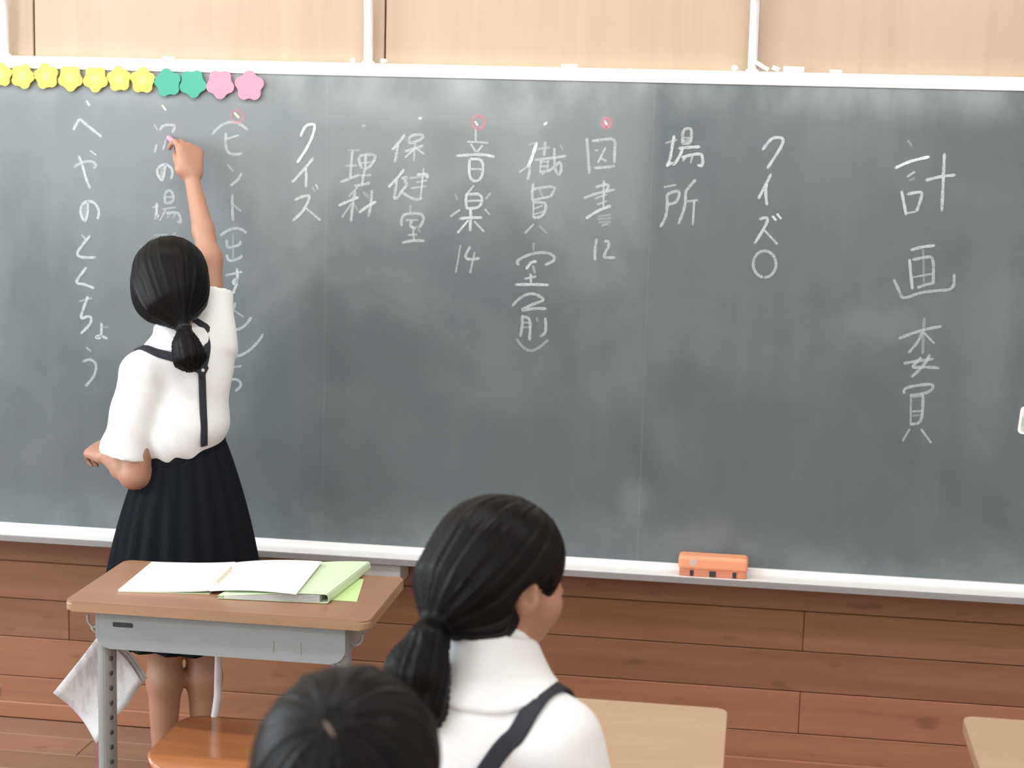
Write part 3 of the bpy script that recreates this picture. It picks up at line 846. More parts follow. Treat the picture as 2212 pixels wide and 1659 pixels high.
# --- lamp above the board on curved arms
lamp = empty('blackboard_lamp', (P(795, 60, D)[0], D + 0.03, FT))
tag(lamp, 'board lamp on white curved tube arms rising above the blackboard frame', 'lamp')
LO = Vector(lamp.location)
arms = [P(5, 100, D + 0.015)[0], P(795, 100, D + 0.015)[0], P(1627, 110, D + 0.015)[0]]
arms.append(arms[-1] + 0.98)
for ax in arms:
    ax += 0.004 if ax < -1.5 else 0
    pts = [(ax, D + 0.020, FT - 0.0), (ax, D + 0.020, FT + 0.09), (ax, D + 0.016, FT + 0.13), (ax, D - 0.005, FT + 0.19), (ax, D - 0.12, FT + 0.31), (ax, D - 0.30, FT + 0.37), (ax, D - 0.50, FT + 0.40)]
    o = tube('lamp_arm', [Vector(p) - LO for p in bez(pts, 8)], 0.0118, M_['armtube'], lamp, 16)
    bm = bmesh.new()
    add_tube(bm, [Vector((ax, D + 0.020, FT)) - LO, Vector((ax, D + 0.020, FT + 0.006)) - LO], 0.0165, 16)
    bm_obj('arm_collar', bm, M_['armtube'], o, False)
hx0, hx1 = arms[0] - 0.3, arms[-1] + 0.2
bm = bmesh.new()
prof = [(-0.62, 0.36), (-0.62, 0.44), (-0.45, 0.46), (-0.36, 0.40), (-0.37, 0.395), (-0.455, 0.45), (-0.61, 0.43), (-0.61, 0.36)]
L_ = [bm.verts.new(Vector((hx0, D + a, FT + b)) - LO) for a, b in prof]
R_ = [bm.verts.new(Vector((hx1, D + a, FT + b)) - LO) for a, b in prof]
for i in range(len(prof)):
    j = (i + 1) % len(prof)
    bm.faces.new((L_[i], L_[j], R_[j], R_[i]))
bm.faces.new(L_[::-1]); bm.faces.new(R_)
bm_obj('lamp_shade', bm, M_['frame'], lamp)
tube('fluorescent_tube', [Vector((hx0 + 0.05, D - 0.52, FT + 0.405)) - LO, Vector((hx1 - 0.05, D - 0.52, FT + 0.405)) - LO], 0.016, M_['tube_emit'], lamp, 10)
ll = area('board_lamp_light', Vector(((hx0 + hx1) / 2, D - 0.50, FT + 0.375)) - LO, (math.radians(38), 0, 0), hx1 - hx0 - 0.1, 0.06, 8, (1.0, 0.97, 0.93))
ll.parent = lamp
# ------------------------------------------------------------------ signed-distance modelling for bodies and cloth
def V3(*a): return np.array(a, dtype=np.float64)


def nrm(v):
    v = np.asarray(v, float)
    return v / (np.linalg.norm(v) + 1e-12)


class SDF:
    def __init__(s): s.ops = []

    # primitives ------------------------------------------------
    def cone(s, a, b, ra, rb, k=0.02, op='u'):
        a, b = np.asarray(a, float), np.asarray(b, float)
        ba = b - a
        L = ba.dot(ba) + 1e-12

        def f(p):
            q = p - a
            h = np.clip(q @ ba / L, 0, 1)
            return np.sqrt(((q - h[..., None] * ba) ** 2).sum(-1)) - (ra + (rb - ra) * h)
        m = max(ra, rb)
        s.ops.append((op, f, k, np.minimum(a, b) - m, np.maximum(a, b) + m))
        return s

    def chain(s, pts, rs, k=0.02, op='u'):
        for i in range(len(pts) - 1): s.cone(pts[i], pts[i + 1], rs[i], rs[i + 1], k if i == 0 else min(k, 0.012), op)
        return s

    def ell(s, c, rad, axes=None, k=0.02, op='u'):
        c, rad = np.asarray(c, float), np.asarray(rad, float)
        A = np.eye(3) if axes is None else np.array(axes)

        def f(p):
            q = (p - c) @ A.T
            k0 = np.sqrt(((q / rad) ** 2).sum(-1))
            k1 = np.sqrt(((q / rad ** 2) ** 2).sum(-1)) + 1e-9
            return k0 * (k0 - 1) / k1
        ext = np.sqrt(((A.T * rad) ** 2).sum(-1))
        s.ops.append((op, f, k, c - ext, c + ext))
        return s

    def flat(s, a, b, ra, rb, k=0.02, op='u', wall=0.004, depth=0.02, squash=None):
        """cone with flat ends; the far end is hollowed like an open sleeve"""
        a, b = np.asarray(a, float), np.asarray(b, float)
        L = np.linalg.norm(b - a)
        t = (b - a) / L

        def f(p):
            q = p - a
            h = q @ t
            rv = q - h[..., None] * t
            if squash is not None:
                n, fac = squash
                rv = rv + (rv @ n)[..., None] * n * (fac - 1)
            rad = np.sqrt((rv ** 2).sum(-1))
            R = ra + (rb - ra) * np.clip(h / L, 0, 1)
            d = np.maximum(np.maximum(rad - R, h - L), -h)
            inner = np.maximum(rad - (R - wall), (L - depth) - h)
            return np.maximum(d, -inner)
        m = max(ra, rb) * (1.6 if squash is not None else 1)
        s.ops.append((op, f, k, np.minimum(a, b) - m, np.maximum(a, b) + m))
        return s

    def half(s, c, n, k=0.0):
        """keep only the side the normal points away from"""
        c, n = np.asarray(c, float), nrm(n)
        s.ops.append(('i', lambda p: (p - c) @ n, k, None, None))
        return s

    def func(s, f, lo, hi, k=0.0, op='u'):
        s.ops.append((op, f, k, np.asarray(lo, float), np.asarray(hi, float)))
        return s

    # evaluation ------------------------------------------------
    @staticmethod
    def comb(op, d, e, k):
        if op == 'u':
            if k <= 0: return np.minimum(d, e)
            h = np.maximum(k - np.abs(d - e), 0) / k
            return np.minimum(d, e) - h * h * k * 0.25
        if op == 's': e = -e
        if k <= 0: return np.maximum(d, e)
        h = np.maximum(k - np.abs(d - e), 0) / k
        return np.maximum(d, e) + h * h * k * 0.25

    def __call__(s, p):
        p = np.asarray(p, float)
        d = np.full(p.shape[:-1], 10.0)
        for op, f, k, lo, hi in s.ops: d = s.comb(op, d, f(p), k)
        return d

    def grad(s, p, e=0.002):
        p = np.asarray(p, float)
        g = np.stack([s(p + np.eye(3)[i] * e) - s(p - np.eye(3)[i] * e) for i in range(3)], -1)
        return g / (np.linalg.norm(g, axis=-1, keepdims=True) + 1e-12)

    def project(s, p, off=0.0, it=6):
        p = np.asarray(p, float)
        for _ in range(it): p = p - s.grad(p) * (s(p) - off)[..., None]
        return p

    def hit(s, px, py, t0=0.8):
        """first point of the surface seen at a pixel"""
        d = nrm(ray(px, py))
        t = t0
        for _ in range(120):
            e = float(s(CAM + d * t))
            if e < 0.0005: return CAM + d * t
            t += max(e * 0.8, 0.0005)
            if t > 7: return None
        return CAM + d * t

    def mesh(s, vox=0.006, smooth=2):
        us = [o for o in s.ops if o[0] == 'u']
        lo = np.min([o[3] for o in us], 0) - 3 * vox
        hi = np.max([o[4] for o in us], 0) + 3 * vox
        n = np.ceil((hi - lo) / vox).astype(int) + 1
        G = [lo[i] + vox * np.arange(n[i]) for i in range(3)]
        Dm = np.full(n, 1.0, dtype=np.float32)
        for op, f, k, a, b in s.ops:
            if a is None:
                i0, i1 = np.zeros(3, int), n
            else:
                pad = max(k, 0.0) + 3 * vox
                i0 = np.clip(np.floor((a - pad - lo) / vox).astype(int), 0, n)
                i1 = np.clip(np.ceil((b + pad - lo) / vox).astype(int) + 1, 0, n)
            if (i1 - i0).min() <= 0: continue
            sl = tuple(slice(i0[i], i1[i]) for i in range(3))
            p = np.stack(np.meshgrid(*[G[i][sl[i]] for i in range(3)], indexing='ij'), -1)
            Dm[sl] = s.comb(op, Dm[sl], f(p).astype(np.float32), k)
        return nets(Dm, lo, vox, smooth)


def nets(Dm, lo, vox, smooth):
    ins = Dm < 0
    c = [ins[a:ins.shape[0] - 1 + a, b:ins.shape[1] - 1 + b, d:ins.shape[2] - 1 + d] for a in (0, 1) for b in (0, 1) for d in (0, 1)]
    cnt = sum(x.astype(np.int8) for x in c)
    cells = np.argwhere((cnt > 0) & (cnt < 8))
    idx = -np.ones(cnt.shape, dtype=np.int64)
    idx[tuple(cells.T)] = np.arange(len(cells))
    corner = np.array([(a, b, d) for a in (0, 1) for b in (0, 1) for d in (0, 1)])
    vals = np.stack([Dm[tuple((cells + o).T)] for o in corner], -1)
    acc = np.zeros((len(cells), 3))
    num = np.zeros(len(cells))
    for i in range(8):
        for j in range(i + 1, 8):
            if np.abs(corner[i] - corner[j]).sum() == 1:
                a, b = vals[:, i], vals[:, j]
                m = (a < 0) != (b < 0)
                t = np.where(m, a / np.where(m, a - b, 1), 0)
                acc += np.where(m[:, None], corner[i] + t[:, None] * (corner[j] - corner[i]), 0)
                num += m
    V = lo + vox * (cells + acc / num[:, None])
    F = []
    for ax in range(3):
        u, v = (ax + 1) % 3, (ax + 2) % 3
        sh = [slice(None)] * 3
        s0, s1 = list(sh), list(sh)
        s0[ax], s1[ax] = slice(0, -1), slice(1, None)
        A, B = ins[tuple(s0)], ins[tuple(s1)]
        e = np.argwhere(A != B)
        e = e[(e[:, u] > 0) & (e[:, v] > 0) & (e[:, u] < ins.shape[u] - 1) & (e[:, v] < ins.shape[v] - 1)]
        fl = A[tuple(e.T)]

        def at(du, dv):
            q = e.copy()
            q[:, u] += du
            q[:, v] += dv
            return idx[tuple(q.T)]
        q = np.stack([at(-1, -1), at(0, -1), at(0, 0), at(-1, 0)], -1)
        q[~fl] = q[~fl][:, ::-1]
        F.append(q)
    F = np.concatenate(F)
    F = F[(F >= 0).all(1)]
    for _ in range(smooth):
        E = np.concatenate([F[:, [0, 1]], F[:, [1, 2]], F[:, [2, 3]], F[:, [3, 0]]])
        S = np.zeros_like(V)
        N = np.zeros(len(V))
        np.add.at(S, E[:, 0], V[E[:, 1]]); np.add.at(S, E[:, 1], V[E[:, 0]])
        np.add.at(N, E[:, 0], 1); np.add.at(N, E[:, 1], 1)
        V = V * 0.5 + 0.5 * S / np.maximum(N, 1)[:, None]
    return V, F


def np_mesh(name, V, F, mat, parent=None, origin=None, attrs=None):
    o0 = np.zeros(3) if origin is None else np.asarray(origin)
    me = bpy.data.meshes.new(name)
    n, m = len(V), len(F)
    me.vertices.add(n)
    me.vertices.foreach_set('co', (V - o0).astype(np.float32).ravel())
    k = F.shape[1]
    me.loops.add(m * k)
    me.loops.foreach_set('vertex_index', F.astype(np.int32).ravel())
    me.polygons.add(m)
    me.polygons.foreach_set('loop_start', np.arange(0, m * k, k, dtype=np.int32))
    me.polygons.foreach_set('loop_total', np.full(m, k, dtype=np.int32))
    me.update(calc_edges=True)
    me.validate()
    for an, av in (attrs or {}).items():
        at = me.attributes.new(an, 'FLOAT_VECTOR', 'POINT')
        at.data.foreach_set('vector', av.astype(np.float32).ravel())
    o = link(name, me, mat, parent, True)
    return o


def sdf_obj(name, sdf, mat, parent, vox=0.006, smooth=2):
    V, F = sdf.mesh(vox, smooth)
    return np_mesh(name, V, F, mat, parent, parent.location if parent else None)


def frame(fwd, up=(0, 0, 1)):
    """right, forward, up of a body part"""
    u = nrm(up)
    f = nrm(np.asarray(fwd, float) - u * np.dot(fwd, u))
    r = np.cross(f, u)
    return np.array([r, f, u])


def ribbon(name, pts, nor, width, thick, mat, parent):
    """strap: a thin band lying on a surface"""
    pts, nor = [np.asarray(p) for p in pts], [nrm(n) for n in nor]
    bm = bmesh.new()
    rings = []
    for i, p in enumerate(pts):
        t = nrm(pts[min(i + 1, len(pts) - 1)] - pts[max(i - 1, 0)])
        b = nrm(np.cross(t, nor[i]))
        o = np.asarray(parent.location)
        rings.append([bm.verts.new(Vector(p + b * sx * width / 2 + nor[i] * h - o)) for sx, h in ((-1, -0.002), (1, -0.002), (1, thick * .6), (.8, thick), (-.8, thick), (-1, thick * .6))])
    for a, b in zip(rings, rings[1:]):
        for k in range(6): bm.faces.new((a[k], a[(k + 1) % 6], b[(k + 1) % 6], b[k]))
    bm.faces.new(rings[0][::-1]); bm.faces.new(rings[-1])
    return bm_obj(name, bm, mat, parent, False)


def strap_on(name, sdf, guide, width, parent, mat, n=10):
    """band following guide points dropped onto the cloth surface"""
    g = np.array([list(v) for v in bez(guide, n)])
    g = sdf.project(g, 0.002)
    for _ in range(3):
        g[1:-1] = (g[:-2] + 2 * g[1:-1] + g[2:]) / 4
    g = sdf.project(g, 0.0025, 3)
    return ribbon(name, list(g), list(sdf.grad(g, 0.006)), width, 0.0025, mat, parent)


# ------------------------------------------------------------------ body parts
def add_hand(b, wrist, d, n, side, size=1.0, curls=(0.5, 0.6, 0.7, 0.8), thumb=None, spread=0.12, k=0.008):
    """d: wrist to knuckles, n: palm normal (where fingers curl to), side: direction of the thumb"""
    d = nrm(d)
    n = nrm(np.asarray(n, float) - d * np.dot(n, d))
    sd = np.asarray(side, float)
    sd = nrm(sd - d * np.dot(sd, d) - n * np.dot(sd, n))
    s = size
    pal = 0.068 * s
    tips = []
    kn = []
    for i in range(4):                       # index .. little
        lat = (0.024, 0.008, -0.008, -0.0235)[i] * s
        ln = (0.058, 0.064, 0.060, 0.047)[i] * s
        r = (0.0072, 0.0074, 0.0070, 0.0062)[i] * s
        k0 = wrist + d * (pal - (0.003, 0, 0.002, 0.007)[i] * s) + sd * lat
        b.cone(wrist + d * 0.012 * s + sd * lat * 0.6, k0, 0.0135 * s, 0.0105 * s, 0.014)
        kn.append(k0)
        p = k0
        a = 0.0
        dd = nrm(d + sd * spread * (1.5 - i) * 0.4)
        for j, fr in enumerate((0.45, 0.31, 0.24)):
            a += curls[i] * (0.95, 1.15, 0.7)[j]
            q = p + (dd * math.cos(a) + n * math.sin(a)) * ln * fr
            b.cone(p, q, r * (1 - 0.07 * j), r * (1 - 0.07 * (j + 1)), 0.004)
            p = q
        tips.append(p)
    t0 = wrist + d * 0.018 * s + sd * 0.022 * s + n * 0.004 * s
    b.cone(wrist + d * 0.01 * s + sd * 0.01 * s, t0, 0.013 * s, 0.0125 * s, 0.012)
    if thumb is None: thumb = (nrm(d * 0.75 + sd * 0.6 + n * 0.35), nrm(d * 0.95 + sd * 0.1 + n * 0.35))
    t1 = t0 + thumb[0] * 0.032 * s
    t2 = t1 + thumb[1] * 0.026 * s
    b.cone(t0, t1, 0.0115 * s, 0.0088 * s, 0.010)
    b.cone(t1, t2, 0.0086 * s, 0.0068 * s, 0.004)
    return tips, t2


def add_head(b, c, A, s=1.0):
    """A: rows right, forward, up; c: centre of the head"""
    r, f, u = A

    def L(x, y, z): return c + (r * x + f * y + u * z) * s
    b.ell(L(0, -.010, .026), V3(.070, .086, .076) * s, A, 0.02)
    b.ell(L(0, .034, -.034), V3(.056, .052, .066) * s, A, 0.03)
    b.ell(L(0, .050, -.076), V3(.026, .024, .020) * s, A, 0.03)
    for q in (-1, 1):
        b.ell(L(q * .034, .056, -.036), V3(.026, .024, .026) * s, A, 0.02)       # cheeks
        b.ell(L(q * .026, .090, -.002), V3(.015, .014, .010) * s, A, 0.012, 's')  # eye sockets
    b.cone(L(0, .084, .002), L(0, .097, -.026), .0065 * s, .0105 * s, 0.012)     # nose
    b.ell(L(0, .083, -.054), V3(.018, .010, .0075) * s, A, 0.008)                # lips
    for q in (-1, 1):                                                            # ears
        ea = np.array([nrm(r * q * .85 - f * .5), nrm(f * .85 * 1 + r * q * .5), u])
        e = L(q * .075, -.002, -.014)
        b.ell(e, V3(.0080, .020, .031) * s, ea, 0.008)
        b.ell(e + (ea[0] * .009 + ea[1] * .002 + u * .004) * s, V3(.0085, .0105, .018) * s, ea, 0.003, 's')
        b.ell(e + (ea[1] * .012 - u * .004) * s, V3(.006, .006, .009) * s, ea, 0.006)
    return L


def add_face(root, L, A, s=1.0):
    for q in (-1, 1):
        for nm, y, rad, mt in (('eye', .0710, .0115, 'eyewhite'), ('iris', .0780, .0055, 'iris')):
            sd = SDF().ell(L(q * .026, y, -.003), V3(rad * 1.1, rad * .75, rad * .62) * s, A, 0)
            V, F = sd.mesh(0.0016, 1)
            o = np_mesh(nm, V, F, M_[mt], root, root.location)
        sd = SDF().cone(L(q * .012, .088, .017), L(q * .040, .077, .018), .0022, .0015)
        V, F = sd.mesh(0.0012, 1)
        np_mesh('eyebrow', V, F, M_['iris'], root, root.location)
    sd = SDF().cone(L(-.015, .0905, -.0545), L(.015, .0905, -.0545), .003, .003).ell(L(0, .0915, -.0545), V3(.014, .004, .0045) * s, A, 0.004)
    V, F = sd.mesh(0.0014, 1)
    np_mesh('mouth', V, F, M_['lip_skin'], root, root.location)


def strand_noise(a):
    return np.sin(11 * a + 1.1) * .8 + np.sin(23 * a + 2.3) * .7 + np.sin(41 * a + .4) * .55 + np.sin(67 * a + 4.0) * .4


def hair_mesh(name, sdf, root, pole, axis, up, vox=0.004, amp=0.0011, tail=None, freq=7.0):
    """strands fan out from the pole along the axis; tail=(a,b): those vertices follow the tail instead"""
    V, F = sdf.mesh(vox, 2)
    ax = nrm(axis)
    e1 = nrm(np.asarray(up, float) - ax * np.dot(up, ax))
    e2 = np.cross(ax, e1)
    q = V - pole
    ph = np.arctan2(q @ e2, q @ e1)
    co = np.stack([np.cos(ph) * freq, np.sin(ph) * freq, (q @ ax) * 5], -1)
    nz = strand_noise(ph)
    fade = np.clip(np.sqrt((q @ e1) ** 2 + (q @ e2) ** 2) / 0.03, 0, 1)
    if tail is not None:
        a, b, rad = tail
        t = nrm(b - a)
        h = (V - a) @ t
        rv = (V - a) - h[:, None] * t
        near = np.clip((h - 0.004) / 0.02, 0, 1) * (np.linalg.norm(rv, axis=1) < rad)
        f1 = nrm(np.cross(t, (1, 0, 0.3)))
        f2 = np.cross(t, f1)
        u1, u2 = rv @ f1, rv @ f2
        co2 = np.stack([u1 * 130, u2 * 130, h * 8 + 5], -1)
        ph2 = np.arctan2(u2, u1)
        co = np.where(near[:, None] > .5, co2, co)
        nz = nz * (1 - near) + near * strand_noise(ph2 * 1.0 + 3) * 1.5
        fade = np.maximum(fade, near)
    # outward displacement along the surface normal
    nrmv = np.zeros_like(V)
    fn = np.cross(V[F[:, 2]] - V[F[:, 0]], V[F[:, 3]] - V[F[:, 1]])
    for kx in range(4): np.add.at(nrmv, F[:, kx], fn)
    nrmv /= np.linalg.norm(nrmv, axis=1, keepdims=True) + 1e-12
    V = V + nrmv * (amp * nz * fade)[:, None]
    return np_mesh(name, V, F, M_['hair'], root, root.location, {'hairco': co})


def add_leg(b, hip, knee, ankle, toe, rs=(.062, .044, .036, .026)):
    b.cone(hip, knee, rs[0], rs[1], 0.03)
    calf = knee + (ankle - knee) * 0.3 - nrm(toe - ankle) * 0.008
    b.cone(knee, calf, rs[1] * .94, rs[2] * 1.15, 0.02)
    b.cone(calf, ankle, rs[2] * 1.15, rs[3], 0.02)
    b.cone(ankle, ankle - V3(0, 0, 0.015), rs[3], rs[3], 0.01)
    b.cone(ankle + V3(0, 0, -.022) - nrm(toe - ankle) * .02, toe, .026, .02, 0.02)


def shoe(root, ankle, toe):
    d = toe - ankle
    d[2] = 0
    L_ = np.linalg.norm(d)
    d = d / L_
    heel = V3(ankle[0], ankle[1], 0) - d * 0.028
    s = SDF().cone(heel + V3(0, 0, .034), heel + d * .06 + V3(0, 0, .034), .031, .031, .02)
    s.cone(heel + d * .06 + V3(0, 0, .032), heel + d * (L_ + .05) + V3(0, 0, .027), .032, .026, .02)
    s.half(heel + V3(0, 0, .003), (0, 0, -1))
    s.half(heel + V3(0, 0, .058), nrm(V3(d[0] * .25, d[1] * .25, 1)), .01)
    sdf_obj('shoe', s, M_['shoe'], root, 0.005)


# ------------------------------------------------------------------ the girl writing on the board
def standing_girl():
    Yc = D - 0.37
    A = frame((-0.50, 0.866, 0))              # back turned to the camera, facing the board and a little left
    r, f, u = A
    base = P(400, 1040, Yc)
    root = empty('person', (base[0], base[1], 0))
    tag(root, 'girl in white short-sleeved blouse and dark suspender skirt writing on the blackboard', 'person')
    pel = P(396, 1045, Yc)
    wst = P(396, 975, Yc)
    chest = P(405, 850, Yc)
    nb = P(388, 748, Yc - 0.01)
    hc = P(367, 618, Yc + 0.005)
    HA = frame((-0.34, 0.94, 0), nrm(V3(-0.03, 0.10, 1)))
    # joints of the raised right arm and the bent left arm
    shR = P(452, 762, D - 0.305); elR = P(453, 560, D - 0.225); wrR = P(414, 384, D - 0.105)
    shL = P(310, 805, D - 0.445); elL = P(289, 1026, D - 0.470); wrL = P(232, 985, D - 0.330)
    b = SDF()
    L = add_head(b, hc, HA, 0.98)
    b.cone(L(0, -.018, -.045), nb, .041, .043, 0.03)
    b.ell(chest, V3(.098, .072, .125), A, 0.04)
    b.ell(wst, V3(.088, .068, .08), A, 0.05)
    b.ell(pel, V3(.105, .085, .075), A, 0.05)
    b.cone(nb - u * .032, shL, .043, .041, 0.03); b.cone(nb - u * .032, shR, .043, .041, 0.03)
    b.chain([shR, elR], [.042, .029], 0.03)
    fm = elR + (wrR - elR) * 0.35
    b.chain([elR, fm, wrR], [.0275, .0265, .0185], 0.02)
    b.chain([shL, elL], [.043, .031], 0.03)
    b.chain([elL, elL + (wrL - elL) * .4, wrL], [.030, .030, .020], 0.02)
    # right hand holding the chalk: index and thumb reach the board
    tip = P(364, 298, D - 0.0065)
    hd = nrm(P(402, 335, D - 0.085) - wrR)
    toB = nrm(tip - wrR)
    tips, tt = add_hand(b, wrR, nrm(P(409, 312, D - 0.080) - wrR), nrm(V3(-0.72, 0.70, 0.0)), nrm(V3(-.70, -.70, 0)), 1.14,
                        (0.74, 0.86, 0.92, 0.98), (nrm(P(378, 325, D - 0.08) - P(394, 362, D - 0.115)), nrm(P(370, 300, D - 0.028) - P(378, 325, D - 0.08))), 0.1)
    # left hand half closed in front of the waist
    hdir = nrm(P(192, 962, D - 0.27) - wrL)
    add_hand(b, wrL, hdir, nrm(V3(.25, .35, -.9)), nrm(V3(.3, .9, .2)), 1.0, (0.75, 0.8, 0.85, 0.9), None, 0.1)
    # legs
    hipL, hipR = pel - r * .048 - u * .03, pel + r * .048 - u * .03
    ff = nrm(V3(-0.45, 0.89, 0))
    for q, hp in ((-1, hipL), (1, hipR)):
        fx = P((366 if q < 0 else 436), 1480, Yc)[0]
        fy = Yc + (-.03 if q < 0 else .02)
        kn = V3(fx, fy, 0.375) + ff * .008
        an = V3(fx + q * 0.001, fy - .01, 0.070)
        add_leg(b, hp, kn, an, an + ff * .10 - u * .045)
        shoe(root, an.copy(), an + ff * .10)
    sdf_obj('body', b, M_['skin'], root, 0.0042, 2)
    add_face(root, L, HA, 0.98)

    # blouse
    s = SDF()
    s.ell(chest - r * .004, V3(.104, .084, .150), A, 0.03)
    s.ell(P(393, 925, Yc - .015), V3(.098, .086, .085), A, 0.05)
    s.ell(P(362, 955, Yc - .04), V3(.050, .050, .050), A, 0.05)
    s.cone(nb - u * .02, shL, .050, .052, 0.04); s.cone(nb - u * .02, shR, .050, .050, 0.04)
    s.cone(nb - u * .03, nb + u * .012, .060, .047, 0.03)
    s.cone(P(310, 812, D - .445), P(296, 880, D - .455), .054, .055, 0.02)
    s.cone(P(443, 790, D - .31), P(452, 720, D - .295), .056, .048, 0.05)
    s.flat(P(306, 835, D - .447), P(270, 984, D - .462), .056, .060, 0.008, wall=.010, depth=.014)
    s.flat(P(455, 750, D - .302), P(463, 628, D - .252), .054, .046, 0.04, wall=.009, depth=.03)

    def folds(p):
        q = p - wst
        return 0.0034 * np.sin(q[..., 2] * 55 + q[..., 0] * 70 + 2 * np.sin(q[..., 0] * 30)) * np.clip(1.2 - np.abs(q[..., 2]) / .2, 0, 1)
    blouse = SDF()
    blouse.func(lambda p: s(p) + folds(p), np.min([o[3] for o in s.ops], 0), np.max([o[4] for o in s.ops], 0))
    sk_top = [P(316, 1012, Yc - .06), P(466, 952, Yc + .05)]
    blouse.half(wst - u * .075, -u)
    bl = sdf_obj('blouse', blouse, M_['shirt'], root, 0.0055, 2)
    # collar: raised band round the neck that folds onto the blouse
    col = SDF()
    reg = SDF().ell(nb + u * .012 - f * .004 - r * .006, V3(.078, .074, .054), frame((-0.5, .866, 0), nrm(V3(-.08, .22, 1))), 0)
    cn = SDF().cone(nb - u * .05, nb + u * .030, .070, .0560, 0)
    col.func(lambda p: np.maximum(np.minimum(s(p), cn(p)) - .006, reg(p)), nb - .13, nb + .13)
    hole = SDF().cone(nb - u * .02, nb + u * .10, .048, .054, 0)
    col.func(lambda p: hole(p), nb - .1, nb + .1, 0.004, 's')
    sdf_obj('collar', col, M_['shirt'], root, 0.0045, 1)

    # pleated skirt
    rings, NP, SUB = 26, 20, 8
    NV = NP * SUB
    cw = P(393, 974, Yc)
    hem = P(396, 1372, Yc)
    Vv, Fv = [], []
    for i in range(rings + 1):
        t = i / rings
        cx = cw + (V3(hem[0], hem[1], hem[2]) - cw) * t
        ra = .100 + .098 * (t ** .85) + .012 * math.sin(t * 3.1)
        rb_ = .082 + .082 * (t ** .85)
        for j in range(NV):
            a = 2 * math.pi * j / NV
            ph = (j % SUB) / SUB
            sa = abs(((ph + .1) % 1) - .5) * 2
            pl = (sa ** .8 - .5) * (.004 + .019 * t)
            wob = .006 * t * math.sin(3 * a + 1) + .004 * t * math.sin(7 * a)
            p = cx + r * math.cos(a) * (ra + pl + wob) + f * math.sin(a) * (rb_ + pl + wob)
            p = p + u * ((1 - t) * .036 * (math.cos(a) * .8 + .1) + .004 * t * math.sin(5 * a))
            Vv.append(p)
    for i in range(rings):
        for j in range(NV):
            k2 = (j + 1) % NV
            Fv.append((i * NV + j, (i + 1) * NV + j, (i + 1) * NV + k2, i * NV + k2))
    sk = np_mesh('skirt', np.array(Vv), np.array(Fv), M_['navy'], root, root.location)
    md = sk.modifiers.new('solid', 'SOLIDIFY'); md.thickness = 0.003; md.offset = -1
    # waistband
    wb = []
    for j in range(49):
        a = 2 * math.pi * j / 48
        wb.append(cw + r * math.cos(a) * .100 + f * math.sin(a) * .082 + u * (.036 * (math.cos(a) * .8 + .1)))
    nn_ = [r * math.cos(2 * math.pi * j / 48) + f * math.sin(2 * math.pi * j / 48) for j in range(49)]
    ribbon('waistband', wb, nn_, .026, .005, M_['navy'], root)
    # suspenders: two shoulder straps meeting on the back and one strap down to the skirt
    def on(px, py):
        h = s.hit(px, py, 3.0)
        return h if h is not None else P(px, py, Yc - .08)
    join = on(435, 800)
    sL = [nb - r * .095 + f * .075 - u * .06, nb - r * .108 + f * .03 - u * .0, on(328, 759), on(385, 776), join]
    sc = SDF().func(lambda p: np.minimum(s(p), col(p)), nb - 1, nb + 1)
    strap_on('suspender_strap', s, sL, .020, root, M_['strap'])
    sR = [nb + r * .075 + f * .075 - u * .06, on(441, 712), on(446, 745), join]
    strap_on('suspender_strap', s, sR, .020, root, M_['strap'])
    st = strap_on('suspender_strap', s, [join, on(437, 850), on(439, 900), on(440, 935), on(440, 952), on(440, 962)], .017, root, M_['strap'])
    g = s.grad(join)
    jb = Matrix.Translation(Vector(join + g * .006 - np.asarray(root.location))) @ Vector(g).to_track_quat('Z', 'Y').to_matrix().to_4x4()
    bm = bmesh.new()
    add_prism(bm, [(0, -.020), (.016, .004), (.012, .014), (-.012, .014), (-.016, .004)], -.004, .002, jb, .001, 1)
    jo = bm_obj('strap_yoke', bm, M_['strap'], root)
    bm = bmesh.new()
    add_prism(bm, [(.004 * math.cos(a), .004 * math.sin(a)) for a in [2 * math.pi * k / 14 for k in range(14)]], .0015, .0035, jb)
    bm_obj('button', bm, M_['button'], jo)

    # hair: smooth cap gathered into a low ponytail
    h = SDF()
    h.ell(L(0, -.014, .026), V3(.089, .100, .093), HA, 0.02)
    h.ell(L(0, -.040, -.030), V3(.080, .066, .066), HA, 0.05)
    h.ell(L(0, .095, -.060), V3(.068, .080, .085), HA, 0.012, 's')
    for q in (-1, 1): h.ell(L(q * .085, .024, -.045), V3(.030, .036, .040), HA, 0.015, 's')
    h.half(L(0, 0, -.088), -HA[2], 0.02)
    tie = s.hit(397, 712, 3.0)
    tie = P(397, 708, Yc - .105)
    t2 = P(402, 745, Yc - .125); t3 = P(409, 770, Yc - .130); t4 = P(415, 786, Yc - .128)
    h.cone(L(0, -.085, -.045), tie, .052, .015, 0.04)
    h.cone(tie, t2, .015, .028, 0.008)
    h.cone(t2, t3, .028, .033, 0.015)
    h.cone(t3, t4, .030, .012, 0.02)
    h.cone(t3, P(386, 784, Yc - .128), .022, .010, 0.012)
    h.cone(t3, P(440, 772, Yc - .122), .020, .008, 0.012)
    h.cone(t3, P(401, 794, Yc - .128), .016, .006, 0.01)
    h.cone(t3, P(427, 788, Yc - .126), .016, .006, 0.01)
    hair_mesh('hair', h, root, tie, L(0, -.01, .06) - tie, HA[2], 0.004, .0010, (tie, t3, .06), 6.0)
    bm = bmesh.new()
    tv = nrm(t2 - tie)
    rt = Vector(root.location)
    e1 = nrm(np.cross(tv, (1, 0, 0))); e2 = np.cross(tv, e1)
